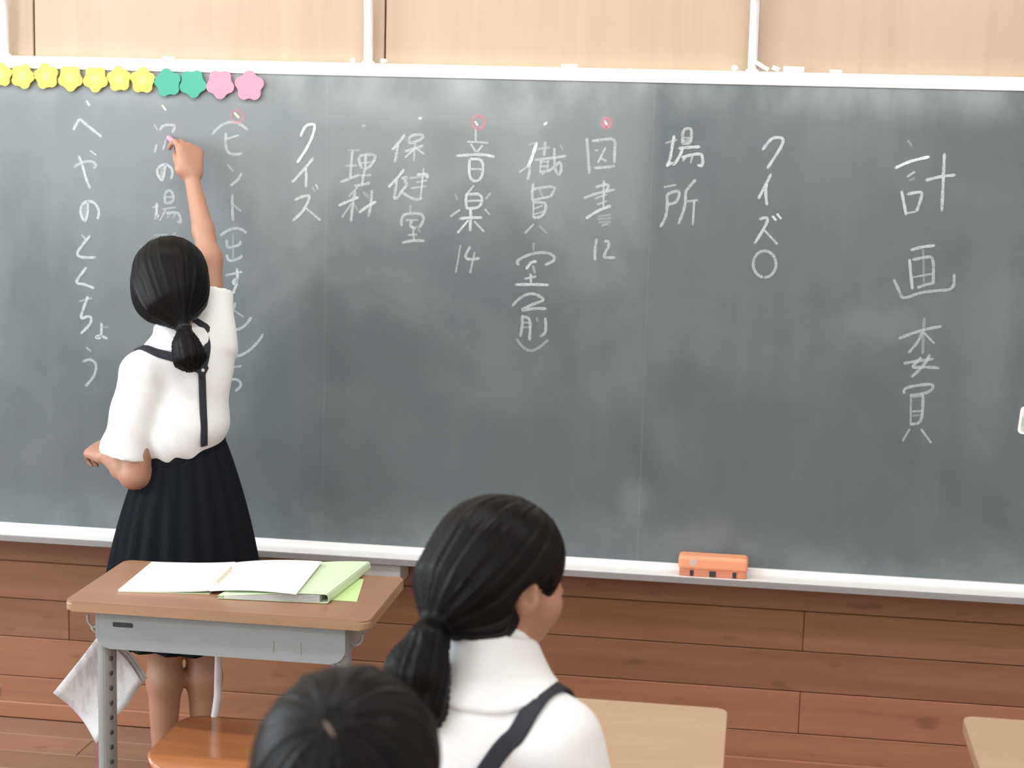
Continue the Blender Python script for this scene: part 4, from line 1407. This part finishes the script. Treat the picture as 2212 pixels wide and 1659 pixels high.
    add_tube(bm, [Vector(tie + (e1 * math.cos(a) + e2 * math.sin(a)) * .0155) - rt for a in [2 * math.pi * k / 16 for k in range(17)]], .0035, 8)
    bm_obj('hair_tie', bm, M_['strap'], root, True)
    # chalk held against the board
    ct = P(363, 297, D - 0.004)
    ce = P(379, 309, D - 0.045)
    bm = bmesh.new()
    add_tube(bm, [Vector(ct), Vector(ct + (ce - ct) * .06), Vector(ce)], [.0050, .0064, .0064], 14)
    o = bm_obj('chalk_stick', bm, M_['chalkpink'], None, True)
    tag(o, 'pink chalk held in the raised hand of the girl at the board', 'chalk')


standing_girl()


# ------------------------------------------------------------------ seated children
def seated(name_label, hc, head_fwd, torso_fwd, seat_z, hip, vox, tail, hs=1.0, whorl=None, straps=None, hand_tgt=None, lean=0.0):
    A = frame(torso_fwd)
    r, f, u = A
    HA = frame(head_fwd, nrm(V3(head_fwd[0] * .10, head_fwd[1] * .10, 1)))
    root = empty('person', (hip[0], hip[1], 0))
    tag(root, name_label, 'person')
    pel = V3(hip[0], hip[1], seat_z + .085)
    nb = hc - u * .116 * hs - f * .022
    nb = V3(nb[0], nb[1], nb[2])
    chest = nb * .62 + pel * .38 - f * .012
    wst = nb * .25 + pel * .75
    shR, shL = nb + r * .128 - u * .090, nb - r * .128 - u * .090
    b = SDF()
    L = add_head(b, hc, HA, hs)
    b.cone(L(0, -.018, -.045), nb, .043, .047, 0.03)
    b.ell(chest, V3(.112, .082, .145), A, 0.04)
    b.ell(wst, V3(.100, .078, .09), A, 0.05)
    b.ell(pel, V3(.125, .105, .082), A, 0.05)
    b.cone(nb - u * .035, shL, .044, .043, 0.03); b.cone(nb - u * .035, shR, .044, .043, 0.03)
    els, wrs = [], []
    for q, sh in ((-1, shL), (1, shR)):
        if hand_tgt is not None:
            wr = np.asarray(hand_tgt[0 if q < 0 else 1], float)
            mid = (sh + wr) / 2
            el = mid - u * .115 + r * q * .055 - f * .035
        else:
            el = sh - u * .205 + r * q * .035 + f * .02
            wr = V3(*(pel + f * .16 + r * q * .055)); wr[2] = seat_z + .145
        els.append(el); wrs.append(wr)
        b.chain([sh, el], [.045, .034], 0.03)
        b.chain([el, el + (wr - el) * .4, wr], [.034, .031, .021], 0.02)
        hd = nrm(f * .95 - r * q * .35 - u * (.03 if hand_tgt is not None else .12))
        add_hand(b, wr, hd, -u + f * .1, -r * q, 1.0, (.22, .25, .28, .32), None, .1)
    for q in (-1, 1):
        hp = pel + r * q * .055 - u * .012
        kn = pel + f * .36 + r * q * .07; kn[2] = seat_z + .052
        an = kn + f * .02 - u * 0; an[2] = .072
        add_leg(b, hp, kn, an, an + f * .11 - u * .045, (.070, .05, .042, .028))
        shoe(root, an.copy(), an + f * .11)
    sdf_obj('body', b, M_['skin'], root, vox, 2)
    add_face(root, L, HA, hs)
    s = SDF()
    s.ell(chest + u * .0, V3(.120, .096, .155), A, 0.03)
    s.ell(wst, V3(.122, .102, .11), A, 0.06)
    s.cone(nb - u * .03, shL + r * .008, .050, .052, 0.05); s.cone(nb - u * .03, shR - r * .008, .050, .052, 0.05)
    s.cone(nb - u * .035, nb + u * .014, .068, .057, 0.03)
    for sh, el, q in ((shL, els[0], -1), (shR, els[1], 1)):
        d = nrm(el - sh)
        s.cone(sh, sh + d * .05, .050, .053, 0.04)
        s.flat(sh + d * .02, sh + d * .150, .051, .060, 0.012, wall=.009, depth=.03)

    def folds(p):
        q = p - chest
        return .0034 * np.sin(q[..., 2] * 48 + (q @ r) * 60 + 2 * np.sin((q @ r) * 25)) * np.clip(np.abs(q @ r) / .12 - .2, 0, 1)
    blouse = SDF()
    blouse.func(lambda p: s(p) + folds(p), np.min([o[3] for o in s.ops], 0), np.max([o[4] for o in s.ops], 0))
    blouse.half(pel + u * .02, -u)
    sdf_obj('blouse', blouse, M_['shirt'], root, 0.006, 2)
    col = SDF()
    CA = frame(torso_fwd, nrm(u * 1 + f * .25))
    reg = SDF().ell(nb - u * .018 - f * .020, V3(.112, .105, .070), CA, 0)
    cn = SDF().cone(nb - u * .06, nb + u * .018, .080, .0600, 0)
    col.func(lambda p: np.maximum(np.minimum(s(p), cn(p)) - .0065, reg(p)), nb - .17, nb + .17)
    hole = SDF().cone(nb - u * .0, nb + u * .09, .050, .056, 0)
    s.cone(nb - u * .0, nb + u * .09, .050, .056, 0.003, 's')
    col.func(lambda p: hole(p), nb - .12, nb + .12, 0.004, 's')
    sdf_obj('collar', col, M_['shirt'], root, 0.0045, 1)
    k = SDF()
    k.ell(pel - u * .004, V3(.143, .125, .085), A, 0.03)
    for q in (-1, 1):
        a0 = pel + r * q * .055 - u * .01
        b0 = pel + f * .33 + r * q * .07; b0[2] = seat_z + .056
        k.cone(a0, b0, .080, .066, 0.04)
    k.ell(pel + f * .17 - u * .005, V3(.12, .15, .060), A, 0.05)
    k.half((0, 0, seat_z + .003), (0, 0, -1))
    k.half(pel + f * .34, f)
    k.half(pel + u * .075, u)
    sdf_obj('skirt', k, M_['navy'], root, 0.007, 2)
    back = pel + u * .10 - f * .11
    for q in (-1, 1):
        g = [pel + f * .11 + r * q * .06 + u * .06, chest + f * .12 + r * q * .07, nb + r * q * .098 + f * .05 - u * .05]
        if straps and q > 0:
            g += [s.hit(px, py, 1.2) if s.hit(px, py, 1.2) is not None else nb for px, py in straps]
        else:
            g += [nb + r * q * .10 - u * .03 - f * .02, nb + r * q * .085 - f * .08 - u * .08, nb * .55 + pel * .45 + r * q * .035 - f * .11]
        g += [back]
        strap_on('suspender_strap', s, g, .026, root, M_['strap'])
    # hair
    h = SDF()
    h.ell(L(0, -.012, .026), V3(.089, .101, .092) * hs, HA, 0.02)
    h.ell(L(0, -.038, -.030), V3(.082, .068, .066) * hs, HA, 0.05)
    h.ell(L(0, .100, -.062), V3(.070, .080, .088) * hs, HA, 0.012, 's')
    for q in (-1, 1): h.ell(L(q * .094, .020, -.046), V3(.044, .052, .060) * hs, HA, 0.010, 's')
    if tail:
        tie, pts, rs = tail
        h.cone(L(0, -.080, -.030), tie, .056, .016, 0.045)
        h.chain([tie] + pts, rs, 0.010)
        o = hair_mesh('hair', h, root, tie, L(0, .0, .05) - tie, HA[2], .0038, .0011, (tie, pts[-2], .075), 6.5)
        tv = nrm(pts[0] - tie)
        e1 = nrm(np.cross(tv, (1, 0, 0))); e2 = np.cross(tv, e1)
        bm = bmesh.new()
        add_tube(bm, [Vector(tie + (e1 * math.cos(a) + e2 * math.sin(a)) * .0165) - Vector(root.location) for a in [2 * math.pi * kk / 16 for kk in range(17)]], .004, 8)
        bm_obj('hair_tie', bm, M_['strap'], root, True)
    else:
        h.ell(L(0, -.050, -.062), V3(.080, .052, .052) * hs, HA, 0.05)
        whorl = h.hit(*whorl, 1.0)
        sp = SDF().func(lambda p: np.maximum(h(p) - .0006, SDF().ell(whorl, V3(.0085, .0017, .03), frame((.6, .8, 0)), 0)(p)), whorl - .04, whorl + .04)
        sdf_obj('scalp_whorl', sp, M_['scalp'], root, .0010, 1)
        hair_mesh('hair', h, root, whorl, HA[2] * -1 + HA[1] * .25, HA[1], .0036, .0012, None, 8.0)
    return root


# girl with ponytail in front of the pale desk
SEAT = 0.375
Y1 = 2.36
hcP = P(1086, 1243, Y1)
fw1 = nrm(V3(.785, .62, 0))
tw1 = nrm(V3(.50, .866, 0))
tie1 = P(938, 1350, Y1 - .085)
tl = [P(925, 1385, Y1 - .11), P(903, 1450, Y1 - .12), P(905, 1520, Y1 - .125), P(940, 1570, Y1 - .115)]
hip1 = P(1010, 1700, Y1 - .06)
seated('girl with a low ponytail and white blouse seated at the pale desk, turned right', hcP, fw1, tw1, SEAT, (hcP[0] - .075, Y1 - .085), .0055,
       (tie1, tl, [.016, .028, .043, .040, .010]), .975, None, [(1176, 1497), (1150, 1530), (1118, 1585), (1058, 1652)])
# child in front, only the crown of the head shows
Y2 = 1.63
hcF = P(757, 1693, Y2)
wh = (711, 1572)
seated('black-haired child at the bottom edge, seen from behind, only the crown showing', hcF, nrm(V3(.10, .99, 0)), nrm(V3(.05, 1, 0)), SEAT, (hcF[0], Y2 - .045), .006,
       None, 1.03, wh)
# ------------------------------------------------------------------ furniture
DZ = 0.66                                     # desk height
c_ = [PZ(140, 1298, DZ), PZ(800, 1342, DZ), PZ(876, 1242, DZ), PZ(262, 1214, DZ)]
dx0, dx1 = (c_[0][0] + c_[3][0]) / 2, (c_[1][0] + c_[2][0]) / 2
dy0, dy1 = (c_[0][1] + c_[1][1]) / 2, (c_[2][1] + c_[3][1]) / 2
DW, DD = dx1 - dx0, dy1 - dy0


def make_desk(name, top_mat, loc, rz, detail=True):
    """school desk: the closed steel panel faces -y"""
    root = empty(name, loc, rz)
    w2, d2 = DW / 2, DD / 2
    bm = bmesh.new()
    add_prism(bm, rrect(DW, DD, 0.018), DZ - 0.003, DZ, Matrix.Identity(4), 0.001, 1)
    tp = bm_obj('desk_top', bm, top_mat, root)
    bm = bmesh.new()
    add_prism(bm, rrect(DW + .002, DD + .002, 0.019), DZ - 0.021, DZ - 0.0025, Matrix.Identity(4), 0.004, 2)
    bm_obj('top_edge', bm, M_['deskedge'], tp)
    # book box of folded steel: front panel with rounded lower corners, floor and sides
    bx, by0, by1 = w2 - 0.055, -d2 + 0.030, d2 - 0.03
    z0, z1 = DZ - 0.105, DZ - 0.0212
    out = [(-bx, z1), (-bx, z0 + .03)]
    for k in range(7):
        a = math.radians(180 + 90 * k / 6)
        out.append((-bx + .03 + .03 * math.cos(a), z0 + .03 + .03 * math.sin(a)))
    for k in range(7):
        a = math.radians(270 + 90 * k / 6)
        out.append((bx - .03 + .03 * math.cos(a), z0 + .03 + .03 * math.sin(a)))
    out.append((bx, z1))
    M4 = Matrix(((1, 0, 0, 0), (0, 0, 1, by0), (0, 1, 0, 0), (0, 0, 0, 1)))
    bm = bmesh.new()
    add_prism(bm, out, 0, 0.004, M4, 0.0015, 1)
    pn = bm_obj('front_panel', bm, M_['deskgrey'], root)
    bm = bmesh.new()
    add_box(bm, (-bx + .01, by0 + .003, z0), (bx - .01, by1, z0 + .003))
    for s in (-1, 1):
        add_box(bm, (s * bx - .0015, by0 + .003, z0 + .02), (s * bx + .0015, by1, z1))
    bm_obj('book_shelf', bm, M_['deskgrey'], root)
    if detail:
        zz = DZ - 0.052
        bm = bmesh.new()
        add_box(bm, (-bx + .037, by0 - .0015, zz - .005), (-bx + .080, by0 + .001, zz + .005), .002, 1)
        bm_obj('label_slot', bm, M_['dark'], pn)
        for xx in (bx - .150, bx - .093):
            bm = bmesh.new()
            add_box(bm, (xx - .002, by0 - .001, DZ - .088), (xx + .002, by0 + .001, DZ - .064), .0015, 1)
            bm_obj('dimple', bm, M_['legsteel'], pn)
    # legs: one flattened tube each side on a long foot
    ly = -d2 + 0.062
    for s in (-1, 1):
        lx = s * (bx - .012)
        bm = bmesh.new()
        add_prism(bm, [(lx + .018 * math.cos(a) * (1 if abs(math.cos(a)) < .9 else .95), ly + .026 * math.sin(a)) for a in [2 * math.pi * k / 20 for k in range(20)]], 0.02, DZ - 0.022)
        lg = bm_obj('leg', bm, M_['legsteel'], root, False)
        if detail:
            for k in range(8):
                zc = DZ - .13 - k * .032
                bm = bmesh.new()
                add_tube(bm, [(lx - s * .0140, ly - .0165, zc), (lx - s * .0172, ly - .0165, zc)], .0048, 10)
                bm_obj('adjusting_hole', bm, M_['dark'], lg)
        bm = bmesh.new()
        add_box(bm, (lx - .018, -d2 + .01, .008), (lx + .018, d2 - .0, .036), .01, 3)
        ft = bm_obj('foot', bm, M_['legsteel'], root)
        for yy in (-d2 + .04, d2 - .03):
            box('glide', (lx - .014, yy - .015, 0), (lx + .014, yy + .015, .009), M_['rubber'], ft)
        # bag hook on the outer side
        hx = s * (bx + .001)
        hp = [(hx, by0 + .03, DZ - .065), (hx + s * .016, by0 + .03, DZ - .070), (hx + s * .026, by0 + .03, DZ - .060), (hx + s * .028, by0 + .03, DZ - .045)]
        tube('bag_hook', bez(hp, 5), .003, M_['legsteel'], root, 8)
    box('cross_bar', (-bx + .02, ly - .010, .14), (bx - .02, ly + .010, .17), M_['legsteel'], root, .004)
    return root


dc = ((dx0 + dx1) / 2, (dy0 + dy1) / 2, 0)
desk = make_desk('school_desk', M_['desktop_brown'], dc, 0)
tag(desk, 'brown school desk with grey steel front holding an open notebook', 'desk', 'school desks')
# pale desks in the next row, turned the other way
pb = PZ(1571, 1531, DZ)
deskB = make_desk('school_desk', M_['desktop_light'], (pb[0] - DW / 2, pb[1] - DD / 2, 0), math.pi, False)
tag(deskB, 'pale wooden school desk in front of the girl with the ponytail', 'desk', 'school desks')
pcn = PZ(2080, 1548, DZ)
deskC = copy_tree(deskB)
deskC.location = (pcn[0] + DW / 2, pcn[1] - DD / 2 + .004, 0)
deskC['label'] = 'pale school desk cut off at the lower right corner'
pa = PZ(9, 1474, DZ)
deskA = copy_tree(deskB)
deskA.location = (pa[0] - DW / 2, pa[1] - DD / 2, 0)
deskA['label'] = 'pale school desk whose corner shows at the left edge'


def make_chair(sw, sd, sz, bt, uspread):
    """school chair; the backrest is at +y"""
    root = empty('school_chair', (0, 0, 0))
    NX, NY = 14, 12
    bm = bmesh.new()
    # dished plywood seat with a rolled front edge
    ol = rrect(sw, sd, .055, 8)

    def zseat(x, y):
        z = sz - .010 * (1 - (x / (sw / 2)) ** 2) * (1 - ((y - .02) / (sd / 2)) ** 2)
        fr = (-y / (sd / 2))
        if fr > .72: z -= .024 * ((fr - .72) / .28) ** 2
        return z
    rings_ = []
    for fct in (1.0, .97, .9, .75, .55, .3):
        rings_.append([(x * fct, y * fct) for x, y in ol])
    vt = [[bm.verts.new((x, y, zseat(x, y))) for x, y in rg] for rg in rings_]
    vb = [[bm.verts.new((x, y, zseat(x, y) - .013)) for x, y in rg] for rg in rings_]
    n = len(ol)
    for k in range(n):
        j = (k + 1) % n
        for i in range(len(rings_) - 1):
            bm.faces.new((vt[i][k], vt[i][j], vt[i + 1][j], vt[i + 1][k]))
            bm.faces.new((vb[i][j], vb[i][k], vb[i + 1][k], vb[i + 1][j]))
        bm.faces.new((vt[0][j], vt[0][k], vb[0][k], vb[0][j]))
    bm.faces.new(vt[-1]); bm.faces.new(vb[-1][::-1])
    bm_obj('seat', bm, M_['seatwood'], root, True)
    # curved backrest
    bm = bmesh.new()
    bh = .065 if bt < .6 else .105
    for side in (0, 1): pass
    g = []
    for side in (0, .011):
        rows_ = []
        for iz in range(7):
            zz = bt - bh + bh * iz / 6
            rows_.append([bm.verts.new((sw * .46 * (ix / 10 - .5) * 2 * (1 if 0 < iz < 6 else .95), sd / 2 + .02 + .10 * (zz - sz) - .05 * (ix / 10 - .5) ** 2 * 4 * .5 + side, zz)) for ix in range(11)])
        g.append(rows_)
    for a, fl_ in ((g[0], False), (g[1], True)):
        for iz in range(6):
            for ix in range(10):
                q = (a[iz][ix], a[iz][ix + 1], a[iz + 1][ix + 1], a[iz + 1][ix])
                bm.faces.new(q if not fl_ else q[::-1])
    per = [(0, i) for i in range(10)] + [(i, 10) for i in range(6)] + [(6, i) for i in range(10, 0, -1)] + [(i, 0) for i in range(6, 0, -1)]
    for (a, b), (c, d) in zip(per, per[1:] + per[:1]):
        bm.faces.new((g[0][a][b], g[0][c][d], g[1][c][d], g[1][a][b]))
    bm_obj('backrest', bm, M_['seatwood'], root, False)
    for s in (-1, 1):
        x = s * uspread
        yb = sd / 2
        pts = [(x, -sd / 2 + .06, sz - .030), (x, yb - .055, sz - .028), (x * 1.0, yb - .01, sz - .018), (x, yb + .022, sz + .03), (x, yb + .028, sz + .08), (x, yb + .036, bt - .02)]
        tube('upright', bez(pts, 6), .0085, M_['armtube'], root, 10)
        pts = [(x, -sd / 2 + .06, sz - .030), (x, -sd / 2 + .045, sz - .05), (x, -sd / 2 + .03, .03), (x, -sd / 2 + .045, .013), (x, -sd / 2 + .07, .012), (x, yb - .02, .012), (x, yb, .03), (x, yb - .01, .10), (x, yb - .05, sz - .03)]
        tube('leg', bez(pts, 6), .0085, M_['armtube'], root, 10)
        for yy in (-sd / 2 + .08, yb - .04):
            box('glide', (x - .010, yy - .015, 0), (x + .010, yy + .015, .006), M_['rubber'], root)
    tube('stretcher', [(-uspread, 0, sz - .032), (uspread, 0, sz - .032)], .007, M_['armtube'], root, 10)
    return root


CZ = 0.365
sl, sr_ = PZ(332, 1612, CZ), PZ(420, 1543, CZ)
seatY1, seatY0 = sr_[1], PZ(420, 1632, CZ)[1]
SW_, SD_ = 0.385, 0.285
chair = make_chair(SW_, SD_, CZ, 0.575, 0.13)
chair.location = (sl[0] + SW_ / 2, (seatY1 + seatY0) / 2, 0)
chair.location.y = seatY1 - SD_ / 2
tag(chair, 'school chair with orange wooden seat under the brown desk', 'chair', 'school chairs')
ch2 = make_chair(.37, .36, SEAT, .70, .14)
ch2.location = (hcP[0] - .075, Y1 - .06, 0)
ch2.rotation_euler = (0, 0, math.pi - math.radians(30))
tag(ch2, 'school chair under the seated girl with the ponytail', 'chair', 'school chairs')
ch3 = copy_tree(ch2)
ch3.location = (hcF[0], Y2 - .02, 0)
ch3.rotation_euler = (0, 0, math.pi)
ch3['label'] = 'school chair under the child at the bottom edge'

# ------------------------------------------------------------------ things on and at the desk
def sheet(name, corners, z0, thick, mat, parent=None, sag=None, n=10):
    """thin sheet over four desk points (a,b along the first edge); sag(u,v) lifts it"""
    a, b, c, d = [np.asarray(q, float) for q in corners]
    o0 = (a + b + c + d) / 4
    o0[2] = z0
    off = Vector(o0) if parent is None else Vector(parent.location)
    bm = bmesh.new()
    T, B = [], []
    for i in range(n + 1):
        rt, rb = [], []
        for j in range(n + 1):
            u_, v_ = i / n, j / n
            p = a * (1 - u_) * (1 - v_) + b * u_ * (1 - v_) + c * u_ * v_ + d * (1 - u_) * v_
            z = z0 + (sag(u_, v_) if sag else 0)
            rt.append(bm.verts.new(Vector((p[0], p[1], z + thick)) - off))
            rb.append(bm.verts.new(Vector((p[0], p[1], z)) - off))
        T.append(rt); B.append(rb)
    for i in range(n):
        for j in range(n):
            bm.faces.new((T[i][j], T[i + 1][j], T[i + 1][j + 1], T[i][j + 1]))
            bm.faces.new((B[i][j], B[i][j + 1], B[i + 1][j + 1], B[i + 1][j]))
    for k in range(n):
        bm.faces.new((T[k][0], B[k][0], B[k + 1][0], T[k + 1][0]))
        bm.faces.new((T[k + 1][n], B[k + 1][n], B[k][n], T[k][n]))
        bm.faces.new((T[0][k + 1], B[0][k + 1], B[0][k], T[0][k]))
        bm.faces.new((T[n][k], B[n][k], B[n][k + 1], T[n][k + 1]))
    o = bm_obj(name, bm, mat, parent, False)
    if parent is None: o.location = o0
    return o


Z0 = DZ + .0004
gs = sheet('paper_sheet', [PZ(690, 1296, DZ), PZ(771, 1300, DZ), PZ(786, 1252, DZ), PZ(700, 1248, DZ)], Z0, .0006, M_['greensheet'], None, None, 2)
tag(gs, 'yellow-green paper sheet sticking out under the green file', 'paper')
# pale green file: two boards, a rounded spine towards the right and papers between
fz = Z0 + .0010
fr = empty('paper_file', Vector(PZ(640, 1268, DZ)))
tag(fr, 'pale green card file with papers lying under the open notebook', 'file')
fc = [PZ(470, 1294, DZ), PZ(706, 1305, DZ), PZ(797, 1233, DZ), PZ(590, 1228, DZ)]
sheet('lower_cover', fc, fz, .0012, M_['greenfile'], fr, None, 3)
SPH = .013


def fsag(u_, v_): return SPH * (math.sin(min(u_ / .9, 1) * math.pi / 2) ** 1.3) * (1 if u_ < .9 else 1) + .002


inner = [fc[0] + (fc[1] - fc[0]) * .06, fc[0] + (fc[1] - fc[0]) * .93, fc[3] + (fc[2] - fc[3]) * .93, fc[3] + (fc[2] - fc[3]) * .06]
for kx in range(5):
    q = kx / 5
    sheet('paper_leaf', inner, fz + .0014 + .0006 * kx, .0005, M_['paper'], fr, (lambda u_, v_, q=q: fsag(u_, v_) * (.1 + .8 * q)), 8)
sheet('upper_cover', fc, fz + .0034, .0012, M_['greenfile'], fr, fsag, 12)
sp = []
ra_, rb2 = fc[1], fc[2]
bm = bmesh.new()
prof = [(-.004, 0), (.002, .001), (.004, SPH * .5), (.002, SPH + .004), (-.004, SPH + .0062)]
dirn = nrm((fc[1] - fc[0]) * V3(1, 1, 0))
ra2 = [[bm.verts.new(Vector(e + dirn * a + V3(0, 0, fz - DZ + b)) - Vector(fr.location)) for a, b in prof] for e in (ra_, rb2)]
for i in range(len(prof) - 1): bm.faces.new((ra2[0][i], ra2[1][i], ra2[1][i + 1], ra2[0][i + 1]))
so = bm_obj('spine', bm, M_['greenfile'], fr)
so.modifiers.new('solid', 'SOLIDIFY').thickness = .001
# open notebook resting partly on the file
nbk = empty('open_notebook', Vector(PZ(470, 1252, DZ)))
tag(nbk, 'open white notebook lying on the brown desk', 'notebook')
lp = [PZ(255, 1279, DZ), PZ(453, 1284, DZ), PZ(508, 1224, DZ), PZ(328, 1218, DZ)]


def lsag(u_, v_): return .006 * u_ ** 3


sheet('cover', [q + V3(0, 0, 0) for q in lp], Z0, .0010, M_['greenfile'], nbk, None, 3)
for kx in range(3): sheet('left_page', lp, Z0 + .0012 + .0012 * kx, .0010, M_['paper'], nbk, lsag, 10)
zr = .020
rp = [PZ(453, 1284, DZ), PZ(640, 1287, DZ + .020), PZ(695, 1218, DZ + .020), PZ(508, 1224, DZ)]


def rsag(u_, v_): return .020 * (1 - (1 - min(u_ * 1.0, 1)) ** 2.2) + .004 * (1 - u_) ** 2


for kx in range(3): sheet('right_page', rp, Z0 + .0022 + .0010 * kx, .0009, M_['paper'], nbk, rsag, 14)
a, b = PZ(466, 1262, DZ + .012), PZ(500, 1229, DZ + .012)
v = nrm(b - a)
pr = empty('pencil', Vector((a + b) / 2) + Vector((0, 0, .0032)))
tag(pr, 'pale pencil lying in the fold of the open notebook', 'pencil')
hl = np.linalg.norm(b - a) / 2
bm = bmesh.new(); add_tube(bm, [Vector(-v * hl), Vector(v * hl * .8)], .0035, 6)
bm_obj('pencil_shaft', bm, M_['pencil'], pr)
bm = bmesh.new(); add_tube(bm, [Vector(v * hl * .8), Vector(v * hl)], [.0034, .0006], 6)
bm_obj('pencil_point', bm, M_['felt'], pr)

# handout hanging askew from the left hook of the desk
hy = dy0 + .108
ho = empty('hanging_handout', Vector(P(212, 1380, hy)))
tag(ho, 'white printed handout hanging askew at the left side of the brown desk', 'paper')
cor = [P(213, 1372, hy), P(114, 1497, hy + .02), P(206, 1604, hy), P(306, 1474, hy + .03)]
for kx in range(3):
    a, b, c, d = [np.asarray(q) + V3(.003 * kx, .005 * kx, .002 * kx) for q in cor]
    n = 10
    Vg, Fg = [], []
    for i in range(n + 1):
        for j in range(n + 1):
            u_, v_ = i / n, j / n
            p = a * (1 - u_) * (1 - v_) + b * u_ * (1 - v_) + c * u_ * v_ + d * (1 - u_) * v_
            bend = .020 * math.sin(v_ * math.pi) + .010 * math.sin(u_ * 3 + kx) + .008 * v_ ** 2 * math.sin(u_ * 9)
            p = p + V3(0, bend, .004 * v_ ** 3 * math.sin(u_ * 11))
            Vg.append(p)
    for i in range(n):
        for j in range(n):
            k0 = i * (n + 1) + j
            Fg.append((k0, k0 + 1, k0 + n + 2, k0 + n + 1))
    o = np_mesh('handout_sheet', np.array(Vg), np.array(Fg), M_['handout'], ho, ho.location)
    md = o.modifiers.new('solid', 'SOLIDIFY'); md.thickness = .0012
bx_ = DW / 2 - .055
hk = V3(dc[0] - bx_ - .024, dc[1] - DD / 2 + .060, DZ - .066)
bm = bmesh.new()
add_tube(bm, [Vector(q) - ho.location for q in bez([hk, hk + V3(.004, .008, -.015), cor[0] + V3(0, .004, .0)], 6)], .0012, 6)
bm_obj('hanging_string', bm, M_['paper'], ho, True)
